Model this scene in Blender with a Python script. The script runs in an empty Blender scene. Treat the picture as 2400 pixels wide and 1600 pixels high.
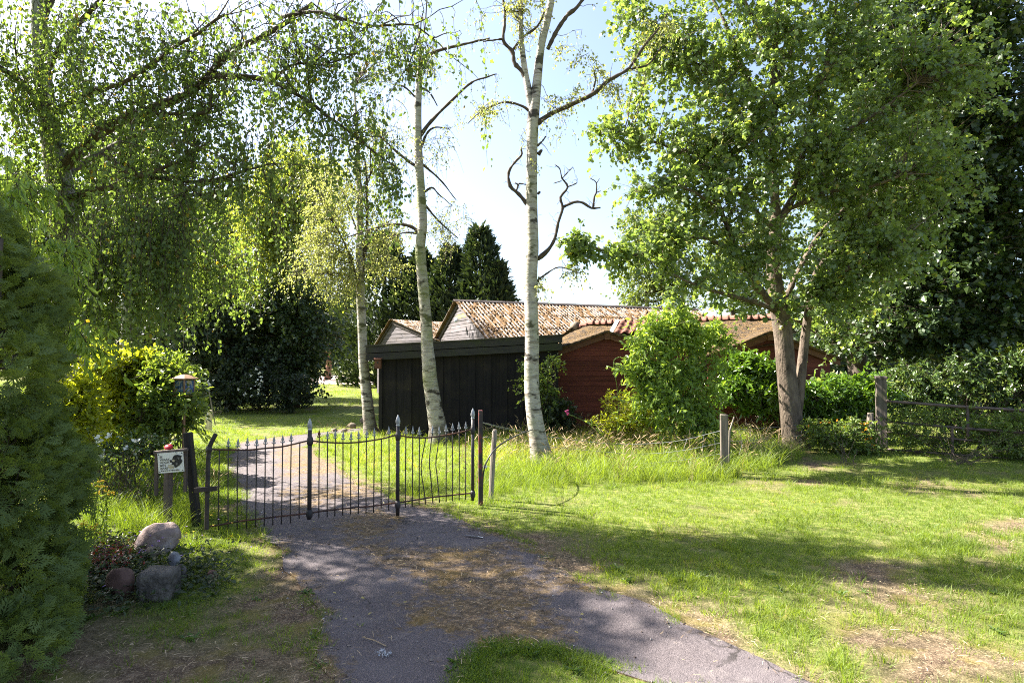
import bpy, math
import numpy as np
from mathutils import Vector

SC = bpy.context.scene
COL = SC.collection
# ------------------------------------------------------------------ camera
CAM_H = 1.70
FPX = 1400.0            # focal length in pixels of the 2400 px wide photograph
HOR = 838.0
PITCH = math.atan((HOR - 800.0) / FPX)
cam = bpy.data.objects.new('camera', bpy.data.cameras.new('camera'))
COL.objects.link(cam); SC.camera = cam
cam.location = (0, 0, CAM_H)
cam.rotation_euler = (math.pi / 2 + PITCH, 0, 0)
cam.data.sensor_width = 36.0
cam.data.lens = FPX / 2400 * 36.0
cam.data.clip_start = 0.05; cam.data.clip_end = 3000
# ------------------------------------------------------------------ world, sun, exposure
SUN_EL, SUN_AZ = math.radians(44), math.radians(-70)      # azimuth clockwise from +Y
W = bpy.data.worlds.new('World'); SC.world = W; W.use_nodes = True
nt = W.node_tree
sky = nt.nodes.new('ShaderNodeTexSky'); sky.sky_type = 'NISHITA'; sky.sun_disc = False
sky.sun_elevation = SUN_EL; sky.sun_rotation = SUN_AZ % (2 * math.pi)
sky.air_density = 1.0; sky.dust_density = 2.4; sky.ozone_density = 2.5
hs = nt.nodes.new('ShaderNodeHueSaturation'); hs.inputs['Saturation'].default_value = 0.86
nt.links.new(sky.outputs[0], hs.inputs['Color']); nt.links.new(hs.outputs[0], nt.nodes['Background'].inputs[0])
nt.nodes['Background'].inputs[1].default_value = 0.060
sd = bpy.data.lights.new('sun', 'SUN'); sun = bpy.data.objects.new('sun', sd); COL.objects.link(sun)
sd.energy = 5.0; sd.angle = math.radians(0.53); sd.color = (1.0, 0.94, 0.84)
SUNV = Vector((math.sin(SUN_AZ) * math.cos(SUN_EL), math.cos(SUN_AZ) * math.cos(SUN_EL), math.sin(SUN_EL)))
sun.rotation_euler = SUNV.to_track_quat('Z', 'Y').to_euler()
SC.view_settings.view_transform = 'Standard'; SC.view_settings.look = 'None'
SC.view_settings.gamma = 1.0; SC.view_settings.use_curve_mapping = False
SC.view_settings.exposure = 2.6
SC.cycles.max_bounces = 7; SC.cycles.diffuse_bounces = 4; SC.cycles.glossy_bounces = 2
SC.cycles.transmission_bounces = 4; SC.cycles.transparent_max_bounces = 4
SC.cycles.pixel_filter_type = 'BLACKMAN_HARRIS'; SC.cycles.filter_width = 1.05; SC.cycles.use_denoising = False; SC.cycles.use_adaptive_sampling = False
SC.cycles.caustics_reflective = False; SC.cycles.caustics_refractive = False

# ------------------------------------------------------------------ helpers
R = np.random.default_rng(11)
_sp, _cp = math.sin(PITCH), math.cos(PITCH)
def ray(px, py):
    a = (px - 1200) / FPX; b = (800 - py) / FPX
    return np.array([a, _cp - b * _sp, _sp + b * _cp])
def at(px, py, d):                     # point of the place that lies d metres ahead of the camera position
    r = ray(px, py); s = d / r[1]
    return np.array([0, 0, CAM_H]) + r * s
def ground(px, py, z=0.0):
    r = ray(px, py); s = (z - CAM_H) / r[2]
    return np.array([0, 0, CAM_H]) + r * s
def norm(a):
    a = np.asarray(a, float)
    return a / np.maximum(np.linalg.norm(a, axis=-1, keepdims=True), 1e-9)
def V3(*a): return np.array(a, float)

def _hash(ix, iy, seed):
    h = (ix.astype(np.int64) * 374761393 + iy.astype(np.int64) * 668265263 + seed * 1442695041) & 0xffffffff
    h = ((h ^ (h >> 13)) * 1274126177) & 0xffffffff
    return ((h ^ (h >> 16)) & 0xffff) / 65535.0
def vnoise(x, y, s=1.0, seed=0):
    x = np.asarray(x, float) / s; y = np.asarray(y, float) / s
    ix = np.floor(x); iy = np.floor(y); fx = x - ix; fy = y - iy
    fx = fx * fx * (3 - 2 * fx); fy = fy * fy * (3 - 2 * fy)
    a = _hash(ix, iy, seed); b = _hash(ix + 1, iy, seed); c = _hash(ix, iy + 1, seed); d = _hash(ix + 1, iy + 1, seed)
    return (a * (1 - fx) + b * fx) * (1 - fy) + (c * (1 - fx) + d * fx) * fy
def fbm(x, y, s=1.0, seed=0, o=3):
    t = 0; w = 0
    for k in range(o):
        t = t + vnoise(x, y, s / 2 ** k, seed + k * 17) * 0.5 ** k; w += 0.5 ** k
    return t / w

class Soup:
    """verts + faces collected into one mesh."""
    def __init__(self): self.v = []; self.l = []; self.t = []; self.c = []; self.n = 0
    def add(self, V, faces, tint=0.5):
        V = np.asarray(V, float).reshape(-1, 3)
        self.v.append(V); self.c.append(np.full(len(V), tint, float) if np.isscalar(tint) else np.asarray(tint, float))
        fl = np.fromiter((i for f in faces for i in f), int)
        self.l.append(fl + self.n); self.t.append(np.array([len(f) for f in faces]))
        self.n += len(V)
    def add_many(self, V, faces, tint):      # V (n,k,3): the same face list for each of n copies
        n, k = V.shape[:2]
        fl = np.array([i for f in faces for i in f]); ft = np.array([len(f) for f in faces])
        off = (np.arange(n) * k)[:, None] + self.n
        self.v.append(V.reshape(-1, 3)); self.l.append((fl[None] + off).ravel()); self.t.append(np.tile(ft, n))
        self.c.append(np.repeat(np.broadcast_to(tint, (n,)), k)); self.n += n * k
    # ---- solids
    def box(self, O, ex, ey, ez, a, b, tint=0.5):
        O, ex, ey, ez = [np.asarray(q, float) for q in (O, ex, ey, ez)]
        p = [O + ex * x + ey * y + ez * z for z in (a[2], b[2]) for y in (a[1], b[1]) for x in (a[0], b[0])]
        self.add(p, [(0, 2, 3, 1), (4, 5, 7, 6), (0, 1, 5, 4), (2, 6, 7, 3), (0, 4, 6, 2), (1, 3, 7, 5)], tint)
    def bbox(self, O, ex, ey, ez, a, b, r, tint=0.5):   # box with chamfered vertical edges and top
        O, ex, ey, ez = [np.asarray(q, float) for q in (O, ex, ey, ez)]
        x0, y0, z0 = a; x1, y1, z1 = b
        ring = [(x0 + r, y0), (x1 - r, y0), (x1, y0 + r), (x1, y1 - r), (x1 - r, y1), (x0 + r, y1), (x0, y1 - r), (x0, y0 + r)]
        rin = [(min(max(x, x0 + r), x1 - r), min(max(y, y0 + r), y1 - r)) for x, y in ring]
        p = [(x, y, z0) for x, y in ring] + [(x, y, z1 - r) for x, y in ring] + [(x, y, z1) for x, y in rin]
        P = [O + ex * x + ey * y + ez * z for x, y, z in p]
        f = [tuple(range(7, -1, -1)), tuple(range(16, 24))]
        for k in range(8):
            j = (k + 1) % 8
            f += [(k, j, 8 + j, 8 + k), (8 + k, 8 + j, 16 + j, 16 + k)]
        self.add(P, f, tint)
    def prism(self, poly, v0, v1, O, eu, ev, ew, tint=0.5):    # polygon in (u,w), extruded along ev
        O, eu, ev, ew = [np.asarray(q, float) for q in (O, eu, ev, ew)]
        n = len(poly)
        P = [O + eu * u + ev * v0 + ew * w for u, w in poly] + [O + eu * u + ev * v1 + ew * w for u, w in poly]
        f = [tuple(range(n)), tuple(range(2 * n - 1, n - 1, -1))] + [(i, n + i, n + (i + 1) % n, (i + 1) % n) for i in range(n)]
        self.add(P, f, tint)
    def tube(self, pts, rad, n=8, cap=True, tint=0.5, flat=None):
        P = np.asarray(pts, float); m = len(P)
        rad = np.broadcast_to(np.asarray(rad, float), (m,))
        T = np.gradient(P, axis=0) if m > 2 else np.repeat((P[1:] - P[:1]), m, 0)
        T = norm(T)
        ref = V3(0, 0, 1) if abs(T[0][2]) < 0.9 else V3(0, 1, 0)
        A = norm(np.cross(T[0], ref)); V = []
        for k in range(m):
            A = norm(A - T[k] * np.dot(A, T[k])); B = np.cross(T[k], A)
            for j in range(n):
                th = 2 * math.pi * j / n
                V.append(P[k] + rad[k] * (math.cos(th) * A + math.sin(th) * B))
        f = [(k * n + j, k * n + (j + 1) % n, (k + 1) * n + (j + 1) % n, (k + 1) * n + j) for k in range(m - 1) for j in range(n)]
        if cap: f += [tuple(range(n - 1, -1, -1)), tuple(range((m - 1) * n, m * n))]
        self.add(V, f, tint)
    def tubes(self, P, rad, n=3, tint=0.5):   # many polylines (s,m,3)
        s, m = P.shape[:2]
        if s == 0: return
        T = norm(np.gradient(P, axis=1)); ref = norm(R.normal(size=(s, 1, 3)))
        A = norm(np.cross(T, ref)); B = np.cross(T, A)
        rad = np.broadcast_to(rad, (s, m))[:, :, None, None]
        th = 2 * np.pi * np.arange(n) / n
        V = P[:, :, None] + rad * (np.cos(th)[None, None, :, None] * A[:, :, None] + np.sin(th)[None, None, :, None] * B[:, :, None])
        f = [(k * n + j, k * n + (j + 1) % n, (k + 1) * n + (j + 1) % n, (k + 1) * n + j) for k in range(m - 1) for j in range(n)]
        self.add_many(V.reshape(s, m * n, 3), f, tint)
    def lathe(self, prof, O, ax=(0, 0, 1), n=12, sx=1.0, tint=0.5):   # prof [(r,h)]
        ax = norm(ax); ref = V3(1, 0, 0) if abs(ax[0]) < 0.9 else V3(0, 1, 0)
        A = norm(ref - ax * np.dot(ref, ax)); B = np.cross(ax, A); V = []
        for r, h in prof:
            for j in range(n):
                th = 2 * math.pi * j / n
                V.append(np.asarray(O) + ax * h + r * (math.cos(th) * A + sx * math.sin(th) * B))
        m = len(prof)
        f = [(k * n + j, k * n + (j + 1) % n, (k + 1) * n + (j + 1) % n, (k + 1) * n + j) for k in range(m - 1) for j in range(n)]
        f += [tuple(range(n - 1, -1, -1)), tuple(range((m - 1) * n, m * n))]
        self.add(V, f, tint)
    def leaves(self, P, D, N, L, Wd, shape='quad', tint=None):
        P = np.asarray(P); k = len(P)
        if k == 0: return
        t, faces = LEAF[shape]
        D = norm(D); N = norm(N - D * np.sum(N * D, -1, keepdims=True)); S = np.cross(N, D)
        L = np.broadcast_to(L, (k,))[:, None, None]; Wd = np.broadcast_to(Wd, (k,))[:, None, None]
        V = P[:, None] + L * t[None, :, 0:1] * D[:, None] + Wd * t[None, :, 1:2] * S[:, None] + L * t[None, :, 2:3] * N[:, None]
        self.add_many(V, faces, R.random(k) if tint is None else tint)
    def mesh(self, name, origin=(0, 0, 0), smooth=False):
        me = bpy.data.meshes.new(name)
        if self.n:
            v = np.concatenate(self.v) - np.asarray(origin, float); l = np.concatenate(self.l); t = np.concatenate(self.t)
            me.vertices.add(len(v)); me.vertices.foreach_set('co', v.astype(np.float32).ravel())
            me.loops.add(len(l)); me.loops.foreach_set('vertex_index', l.astype(np.int32))
            me.polygons.add(len(t)); st = np.concatenate([[0], np.cumsum(t)[:-1]])
            me.polygons.foreach_set('loop_start', st.astype(np.int32)); me.polygons.foreach_set('loop_total', t.astype(np.int32))
            me.polygons.foreach_set('use_smooth', np.full(len(t), smooth))
            a = me.attributes.new('tint', 'FLOAT', 'POINT'); a.data.foreach_set('value', np.concatenate(self.c).astype(np.float32))
            me.update(calc_edges=True); me.validate()
        return me

def lobes(n_pts):
    return np.array([(x, y, z) for x, y, z in n_pts], float)
LEAF = {
    'quad': (lobes([(0, 0, 0), (.42, .5, .07), (1, 0, -.05), (.42, -.5, .07)]), [(0, 3, 2), (0, 2, 1)]),
    'oval': (lobes([(0, 0, 0), (.3, .45, .06), (.72, .38, .04), (1, 0, -.12), (.72, -.38, .04), (.3, -.45, .06)]), [(0, 5, 4, 3), (0, 3, 2, 1)]),
    'maple': (lobes([(0, 0, 0), (.28, .5, -.03), (.45, .24, .02), (.75, .34, -.06), (1, 0, -.08), (.75, -.34, -.06), (.45, -.24, .02), (.28, -.5, -.03)]),
              [(0, 6, 2), (0, 2, 1), (0, 7, 6), (2, 6, 4), (2, 4, 3), (6, 5, 4)]),
    'blade': (lobes([(0, .5, 0), (0, -.5, 0), (.5, -.42, .03), (.5, .42, .03), (1, 0, -.06)]), [(0, 1, 2, 3), (3, 2, 4)]),
}
def _frond():
    v = []; f = []
    def rh(b, tip, w):
        b = np.array(b); tip = np.array(tip); d = tip - b; pn = np.array([-d[1], d[0]]); pn = pn / np.linalg.norm(pn) * w
        m = b + d * .55; i = len(v)
        for q in (b, m + pn, tip, m - pn): v.append((q[0], q[1], -.10 * q[0] ** 2))
        f.append((i, i + 3, i + 2, i + 1))
    rh((0, 0), (1, 0), .026)
    for k in range(6):
        x = .06 + .135 * k; ln = .52 * (1 - .11 * k) * (.85 + .3 * ((k * 7) % 5) / 4)
        for s in (1, -1):
            xx = x + (.05 if s > 0 else 0)
            tip = (xx + ln * .80, s * ln * .62); rh((xx, 0), tip, .034)
            if k < 4:
                mid = (xx + ln * .36, s * ln * .28)
                rh(mid, (mid[0] + ln * .46, mid[1] - s * ln * .02), .030)
                rh(mid, (mid[0] + ln * .12, mid[1] + s * ln * .40), .030)
    return np.array(v), f
LEAF['frond'] = _frond()

# ------------------------------------------------------------------ object registry
WL = {}
def link(o, parent, loc):
    COL.objects.link(o); WL[o.name] = np.asarray(loc, float)
    if parent is not None:
        o.parent = parent; o.location = WL[o.name] - WL[parent.name]
    else: o.location = loc
    return o
def tag(o, label=None, cat=None, group=None, kind=None):
    for k, v in (('label', label), ('category', cat), ('group', group), ('kind', kind)):
        if v: o[k] = v
    return o
def thing(name, label, cat, loc, group=None):
    o = bpy.data.objects.new(name, None); o.empty_display_size = .1
    return tag(link(o, None, loc), label, cat, group)
def part(name, soup, mat, parent=None, loc=None, smooth=False, kind=None, label=None):
    if loc is None: loc = WL[parent.name] if parent is not None else V3(0, 0, 0)
    me = soup.mesh(name, loc, smooth); me.materials.append(mat)
    return tag(link(bpy.data.objects.new(name, me), parent, loc), label=label, kind=kind)
def solo(name, soup, mat, label, cat, loc, group=None, smooth=False):
    o = part(name, soup, mat, None, loc, smooth); return tag(o, label, cat, group)
def share(name, me, parent, loc, rot=None, scale=None):
    o = bpy.data.objects.new(name, me); link(o, parent, loc)
    if rot is not None: o.rotation_euler = rot
    if scale is not None: o.scale = scale
    return o

# ------------------------------------------------------------------ materials
class NT:
    def __init__(self, name):
        self.m = bpy.data.materials.new(name); self.m.use_nodes = True; self.t = self.m.node_tree
        self.b = self.t.nodes['Principled BSDF']; self.out = self.t.nodes['Material Output']
    def n(self, typ, **k):
        o = self.t.nodes.new(typ)
        for a, v in k.items(): setattr(o, a, v)
        return o
    def l(self, a, b): self.t.links.new(a, b)
    def coords(self, scale=(1, 1, 1), kind='Object'):
        c = self.n('ShaderNodeTexCoord'); m = self.n('ShaderNodeMapping'); m.inputs['Scale'].default_value = scale
        self.l(c.outputs[kind], m.inputs[0]); return m.outputs[0]
    def noise(self, vec, scale, detail=4, rough=.55, dist=0.0):
        o = self.n('ShaderNodeTexNoise'); o.inputs['Scale'].default_value = scale; o.inputs['Detail'].default_value = detail
        o.inputs['Roughness'].default_value = rough; o.inputs['Distortion'].default_value = dist
        self.l(vec, o.inputs['Vector']); return o.outputs['Fac']
    def ramp(self, fac, stops, mode='LINEAR'):
        o = self.n('ShaderNodeValToRGB'); o.color_ramp.interpolation = mode; e = o.color_ramp.elements
        while len(e) < len(stops): e.new(.5)
        for q, (p, c) in zip(e, stops):
            q.position = p; q.color = (c, c, c, 1) if np.isscalar(c) else (*c, 1)
        self.l(fac, o.inputs[0]); return o.outputs[0]
    def mix(self, fac, a, b, mode='MIX'):
        o = self.n('ShaderNodeMix', data_type='RGBA', blend_type=mode)
        for s, v in ((o.inputs[0], fac), (o.inputs[6], a), (o.inputs[7], b)):
            if isinstance(v, bpy.types.NodeSocket): self.l(v, s)
            elif np.isscalar(v): s.default_value = v
            else: s.default_value = (*v, 1)
        return o.outputs[2]
    def math(self, op, a, b=0.0, clamp=False):
        o = self.n('ShaderNodeMath', operation=op); o.use_clamp = clamp
        for s, v in ((o.inputs[0], a), (o.inputs[1], b)):
            if isinstance(v, bpy.types.NodeSocket): self.l(v, s)
            else: s.default_value = v
        return o.outputs[0]
    def attr(self, name, typ='GEOMETRY'):
        o = self.n('ShaderNodeAttribute', attribute_name=name, attribute_type=typ); return o.outputs['Fac']
    def bump(self, h, strength=.4, dist=.02):
        o = self.n('ShaderNodeBump'); o.inputs['Strength'].default_value = strength; o.inputs['Distance'].default_value = dist
        self.l(h, o.inputs['Height']); self.l(o.outputs[0], self.b.inputs['Normal'])
    def set(self, color=None, rough=.7, spec=.3, metal=0):
        if color is not None:
            if isinstance(color, bpy.types.NodeSocket): self.l(color, self.b.inputs['Base Color'])
            else: self.b.inputs['Base Color'].default_value = (*color, 1)
        self.b.inputs['Roughness'].default_value = rough; self.b.inputs['Specular IOR Level'].default_value = spec
        self.b.inputs['Metallic'].default_value = metal
        return self.m

def mat_leaf(name, dark, light, trans=.42, tmul=(1.9, 1.75, .55), rough=.45, spec=.45, odd=None, inst=False):
    q = NT(name); a = q.attr('tint', 'INSTANCER' if inst else 'GEOMETRY')
    st = [(0, dark), (1, light)]
    if odd: st = [(0, dark), (.95, light), (.982, light), (.992, odd)]
    c = q.ramp(a, st)
    q.set(c, rough, spec)
    if trans > 0:
        tr = q.n('ShaderNodeBsdfTranslucent'); mx = q.n('ShaderNodeMixShader')
        tc = q.mix(1.0, c, tmul, 'MULTIPLY'); q.l(tc, tr.inputs[0])
        mx.inputs[0].default_value = trans
        q.l(q.b.outputs[0], mx.inputs[1]); q.l(tr.outputs[0], mx.inputs[2]); q.l(mx.outputs[0], q.out.inputs[0])
    return q.m
def mat_wood(name, c1, c2, c3=None, stretch=(30, 30, 2.5), rough=.75, bump=.3, spec=.25):
    q = NT(name); v = q.coords(stretch); f = q.noise(v, 1.0, 5, .6)
    st = [(.3, c1), (.68, c2)]
    c = q.ramp(f, st)
    big = q.noise(q.coords(), 2.3, 3)
    if c3: c = q.mix(q.ramp(big, [(.48, 0.0), (.66, .85)]), c, c3)
    oi = q.n('ShaderNodeObjectInfo'); k = q.math('MULTIPLY_ADD', oi.outputs['Random'], .45); k.node.inputs[2].default_value = .78
    c = q.mix(1.0, c, q.n('ShaderNodeCombineColor').outputs[0], 'MULTIPLY')
    cc = c.node.inputs[7].links[0].from_node
    for i in range(3): q.l(k, cc.inputs[i])
    q.bump(f, bump, .01)
    return q.set(c, rough, spec)
def mat_noise(name, stops, scale=4, rough=.8, bump=.3, spec=.25, metal=0, detail=5, dist=.01, stretch=(1, 1, 1)):
    q = NT(name); v = q.coords(stretch); f = q.noise(v, scale, detail, .6)
    q.bump(q.noise(v, scale * 3, 4), bump, dist)
    return q.set(q.ramp(f, stops), rough, spec, metal)

def mat_birch(name, algae=.25, pale=(.40, .37, .33)):
    q = NT(name); v = q.coords()
    fine = q.noise(q.coords((5, 5, 26)), 1.0, 4, .65)                 # horizontal lenticels
    scar = q.noise(q.coords((3.0, 3.0, 6.5)), 1.0, 3, .55)
    base = q.ramp(q.noise(v, 9, 5), [(.3, tuple(x * .72 for x in pale)), (.65, pale)])
    base = q.mix(q.ramp(fine, [(.51, 0.0), (.62, .8)]), base, (.15, .12, .10))
    base = q.mix(q.ramp(scar, [(.555, 0.0), (.61, .95)]), base, (.035, .028, .022))
    base = q.mix(q.ramp(q.noise(v, 1.6, 3), [(.45, 0.0), (.7, algae * 2)]), base, (.17, .20, .06))
    sep = q.n('ShaderNodeSeparateXYZ'); q.l(q.n('ShaderNodeTexCoord').outputs['Object'], sep.inputs[0])
    low = q.math('ADD', q.math('MULTIPLY', sep.outputs[2], -1.05), q.math('MULTIPLY', q.noise(v, 5, 4), 2.0))
    base = q.mix(q.ramp(low, [(.35, 0.0), (.9, .85)]), base, (.085, .065, .05))
    q.bump(q.math('ADD', fine, q.math('MULTIPLY', scar, 2.0)), .55, .02)
    return q.set(base, .75, .25)

M = {}
M['leaf_birch'] = mat_leaf('birch_leaf', (.075, .112, .045), (.150, .205, .072), .52, tmul=(1.8, 1.85, .6), odd=(.24, .16, .03))
M['leaf_birch_pale'] = mat_leaf('pale_birch_leaf', (.18, .20, .095), (.32, .34, .17), .5, tmul=(1.7, 1.7, .7))
M['leaf_birch_lime'] = mat_leaf('lime_birch_leaf', (.14, .185, .05), (.25, .30, .095), .52)
M['leaf_maple'] = mat_leaf('maple_leaf', (.085, .132, .044), (.185, .252, .090), .50, tmul=(1.8, 1.75, .7), rough=.36, spec=.6, odd=(.34, .30, .07))
M['leaf_dark'] = mat_leaf('dark_leaf', (.022, .045, .015), (.055, .09, .026), .30, rough=.38, spec=.6)
M['leaf_back'] = mat_leaf('distant_leaf', (.08, .12, .04), (.16, .21, .07), .40)
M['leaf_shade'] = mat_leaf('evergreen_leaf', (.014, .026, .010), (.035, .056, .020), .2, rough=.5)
M['leaf_holly'] = mat_leaf('holly_leaf', (.022, .042, .014), (.065, .10, .03), .25, rough=.4, spec=.6)
M['leaf_conifer'] = mat_leaf('conifer_spray', (.018, .034, .018), (.045, .070, .032), .15, rough=.6, spec=.3)
M['leaf_lime'] = mat_leaf('lime_shrub_leaf', (.15, .19, .022), (.28, .32, .04), .55, tmul=(2.3, 2.1, .6), rough=.35, spec=.55)
M['leaf_shrub'] = mat_leaf('shrub_leaf', (.08, .13, .032), (.17, .24, .065), .45, rough=.4)
M['leaf_rhodo'] = mat_leaf('glossy_shrub_leaf', (.04, .075, .02), (.09, .14, .035), .25, rough=.3, spec=.7)
M['leaf_elder'] = mat_leaf('elder_leaf', (.14, .22, .05), (.25, .35, .10), .50, rough=.36)
M['leaf_laurel'] = mat_leaf('laurel_leaf', (.06, .125, .018), (.13, .23, .032), .35, rough=.22, spec=.8)
M['leaf_ivy'] = mat_leaf('ground_leaf', (.018, .03, .012), (.06, .085, .03), .3)
M['leaf_red'] = mat_leaf('red_ground_leaf', (.06, .012, .012), (.16, .03, .03), .3)
M['leaf_thuja'] = mat_leaf('thuja_spray', (.068, .106, .030), (.19, .245, .068), .40, rough=.55, spec=.3, inst=True, odd=(.16, .09, .04))
M['cone_thuja'] = mat_noise('thuja_cone', [(.3, (.16, .19, .05)), (.7, (.28, .29, .09))], 30)
M['grass'] = mat_leaf('grass_blade', (.090, .155, .022), (.205, .262, .048), .50, tmul=(1.7, 1.65, .5), rough=.5, spec=.4, inst=True, odd=(.36, .29, .13))
M['straw'] = mat_leaf('straw', (.22, .15, .085), (.50, .38, .24), .2, tmul=(1, 1, 1), rough=.7)
M['seed'] = mat_leaf('seed_head', (.28, .19, .10), (.52, .40, .24), .3, tmul=(1.2, 1.1, .9), rough=.7)
M['petal_white'] = mat_leaf('white_petal', (.7, .7, .68), (.85, .85, .83), .3, tmul=(1, 1, 1))
M['petal_yellow'] = mat_leaf('yellow_petal', (.62, .42, .02), (.8, .6, .03), .3, tmul=(1, 1, 1))
M['petal_pink'] = mat_leaf('pink_petal', (.48, .05, .22), (.65, .12, .34), .35, tmul=(1, 1, 1))
M['petal_orange'] = mat_leaf('orange_petal', (.6, .22, .01), (.75, .35, .02), .3, tmul=(1, 1, 1))
M['petal_violet'] = mat_leaf('violet_petal', (.22, .10, .45), (.35, .2, .6), .3, tmul=(1, 1, 1))
M['birch'] = mat_birch('birch_bark', .22)
M['birch_green'] = mat_birch('green_stained_birch_bark', .42)
M['birch_dark'] = mat_birch('weathered_birch_bark', .3, (.36, .34, .31))
M['twig'] = mat_noise('dark_twig', [(.3, (.035, .026, .020)), (.7, (.10, .075, .055))], 14)
M['maple_bark'] = mat_noise('maple_bark', [(.3, (.05, .038, .029)), (.5, (.115, .088, .066)), (.62, (.15, .118, .09)), (.75, (.19, .17, .085))], 5, .9, .9, dist=.03, stretch=(2, 2, .8))
M['dark_bark'] = mat_noise('dark_bark', [(.3, (.04, .03, .024)), (.7, (.10, .08, .06))], 6, .9, .6, dist=.02)
M['pine_bark'] = mat_noise('reddish_bark', [(.3, (.14, .07, .045)), (.7, (.26, .14, .09))], 6, .9, .6, dist=.02)
M['iron'] = mat_noise('black_iron', [(.35, (.018, .016, .018)), (.62, (.05, .04, .038)), (.75, (.13, .055, .03))], 9, .55, .25, .4)
M['rail'] = mat_noise('rusty_iron', [(.3, (.022, .018, .018)), (.5, (.07, .032, .022)), (.7, (.17, .065, .03))], 11, .7, .3, .3)
M['silver'] = mat_noise('silver_paint', [(.3, (.20, .20, .215)), (.6, (.38, .385, .40)), (.72, (.22, .14, .09))], 26, .5, .3, .4, .15)
M['rust_tip'] = mat_noise('rust_brown_paint', [(.3, (.06, .025, .018)), (.7, (.18, .06, .03))], 22, .8, .4)
M['black_wood'] = mat_wood('charred_black_wood', (.008, .007, .008), (.022, .020, .022), rough=.6)
M['shed_plank'] = mat_wood('black_stained_plank', (.005, .0045, .006), (.015, .013, .016), (.022, .018, .016), rough=.7, stretch=(24, 24, 1.6), spec=.2)
M['fascia'] = mat_wood('dark_green_grey_board', (.020, .020, .022), (.042, .040, .037), (.036, .042, .020), stretch=(3, 20, 20), rough=.7)
M['felt'] = mat_noise('roof_felt', [(.3, (.04, .04, .035)), (.7, (.09, .085, .06))], 7)
M['red_board'] = mat_wood('red_stained_board', (.085, .020, .016), (.165, .042, .030), stretch=(2.2, 24, 24), rough=.7)
M['barge'] = mat_wood('brown_barge_board', (.10, .042, .028), (.19, .085, .055), stretch=(2.2, 18, 18), rough=.7)
M['shingle'] = mat_wood('grey_weathered_board', (.075, .067, .072), (.145, .13, .137), (.10, .086, .083), stretch=(2.5, 2.5, 26), rough=.8)
M['shingle_yellow'] = mat_wood('lichened_yellow_board', (.36, .29, .06), (.5, .40, .10), stretch=(2.5, 2.5, 26), rough=.8)
M['verge'] = mat_wood('dark_verge_board', (.045, .036, .034), (.10, .082, .075), stretch=(9, 9, 9))
M['grey_wood'] = mat_wood('weathered_grey_post', (.11, .09, .078), (.25, .215, .18), (.14, .14, .075), stretch=(26, 26, 2.2), bump=.6)
M['old_post'] = mat_wood('old_brown_grey_post', (.06, .048, .042), (.17, .14, .118), (.10, .10, .055), stretch=(26, 26, 2.2), bump=.8)
M['dark_post'] = mat_wood('dark_weathered_post', (.055, .042, .038), (.14, .11, .10), stretch=(26, 26, 2.2), bump=.5)
M['pale_post'] = mat_wood('pale_sawn_post', (.50, .42, .27), (.66, .57, .40), stretch=(20, 20, 2))
M['steel_red'] = None
M['white_paint'] = mat_noise('white_enamel', [(.3, (.74, .73, .70)), (.7, (.80, .79, .76)), (.85, (.5, .42, .3))], 7, .35, .1, .5)
M['ink'] = mat_noise('black_print', [(.4, (.02, .02, .022)), (.6, (.05, .048, .05))], 40, .5, 0)
M['ink_grey'] = mat_noise('grey_print', [(.4, (.16, .15, .14)), (.6, (.24, .23, .21))], 40, .5, 0)
M['ink_tan'] = mat_noise('tan_print', [(.4, (.40, .33, .20)), (.6, (.62, .56, .42))], 60, .5, 0)
M['red_plastic'] = mat_noise('red_plastic', [(.3, (.40, .012, .025)), (.7, (.52, .02, .04))], 12, .35, .1, .5)
M['white_plastic'] = mat_noise('white_plastic', [(.3, (.72, .73, .75)), (.7, (.80, .80, .82))], 12, .4, .1, .5)
M['black_plastic'] = mat_noise('black_plastic', [(.3, (.012, .012, .014)), (.7, (.03, .03, .034))], 12, .35, .05, .5)
M['wire'] = mat_noise('galvanised_wire', [(.3, (.25, .25, .27)), (.7, (.42, .42, .44))], 30, .45, .1, .5, .6)
M['terracotta'] = mat_noise('terracotta', [(.28, (.07, .034, .026)), (.5, (.15, .060, .042)), (.72, (.20, .10, .07))], 7, .8, .3, dist=.01)
M['stone_pink'] = mat_noise('pinkish_granite', [(.3, (.16, .115, .105)), (.5, (.29, .215, .19)), (.62, (.37, .30, .285)), (.72, (.46, .44, .45))], 7, .85, 1.0, dist=.02)
M['stone_red'] = mat_noise('reddish_stone', [(.3, (.075, .042, .033)), (.6, (.17, .10, .08)), (.74, (.24, .18, .16))], 8, .85, 1.0, dist=.012)
M['stone_pale'] = mat_noise('pale_lichened_stone', [(.35, (.13, .12, .125)), (.55, (.26, .26, .27)), (.7, (.38, .38, .40))], 12, .85, 1.0, dist=.012)
M['stone_grey'] = mat_noise('grey_concrete', [(.3, (.05, .045, .04)), (.5, (.115, .10, .088)), (.62, (.16, .14, .12)), (.72, (.20, .20, .12))], 11, .95, 1.0, dist=.03)
M['stone_tan'] = mat_noise('tan_stone', [(.3, (.12, .095, .07)), (.7, (.26, .215, .165))], 9, .9, 1.0, dist=.012)
M['paper'] = mat_noise('white_paper', [(.3, (.74, .74, .75)), (.7, (.82, .82, .83))], 9, .6, .1)
M['feather'] = mat_noise('white_down', [(.3, (.3, .3, .32)), (.7, (.55, .55, .57))], 60, .8, .2)
M['rust_iron_gate'] = mat_noise('old_gate_steel', [(.35, (.05, .04, .038)), (.6, (.12, .085, .07)), (.75, (.20, .15, .12))], 9, .6, .3, .4)
M['roof_rust'] = mat_noise('feeder_roof_board', [(.3, (.18, .10, .06)), (.7, (.32, .2, .13))], 14)

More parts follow.
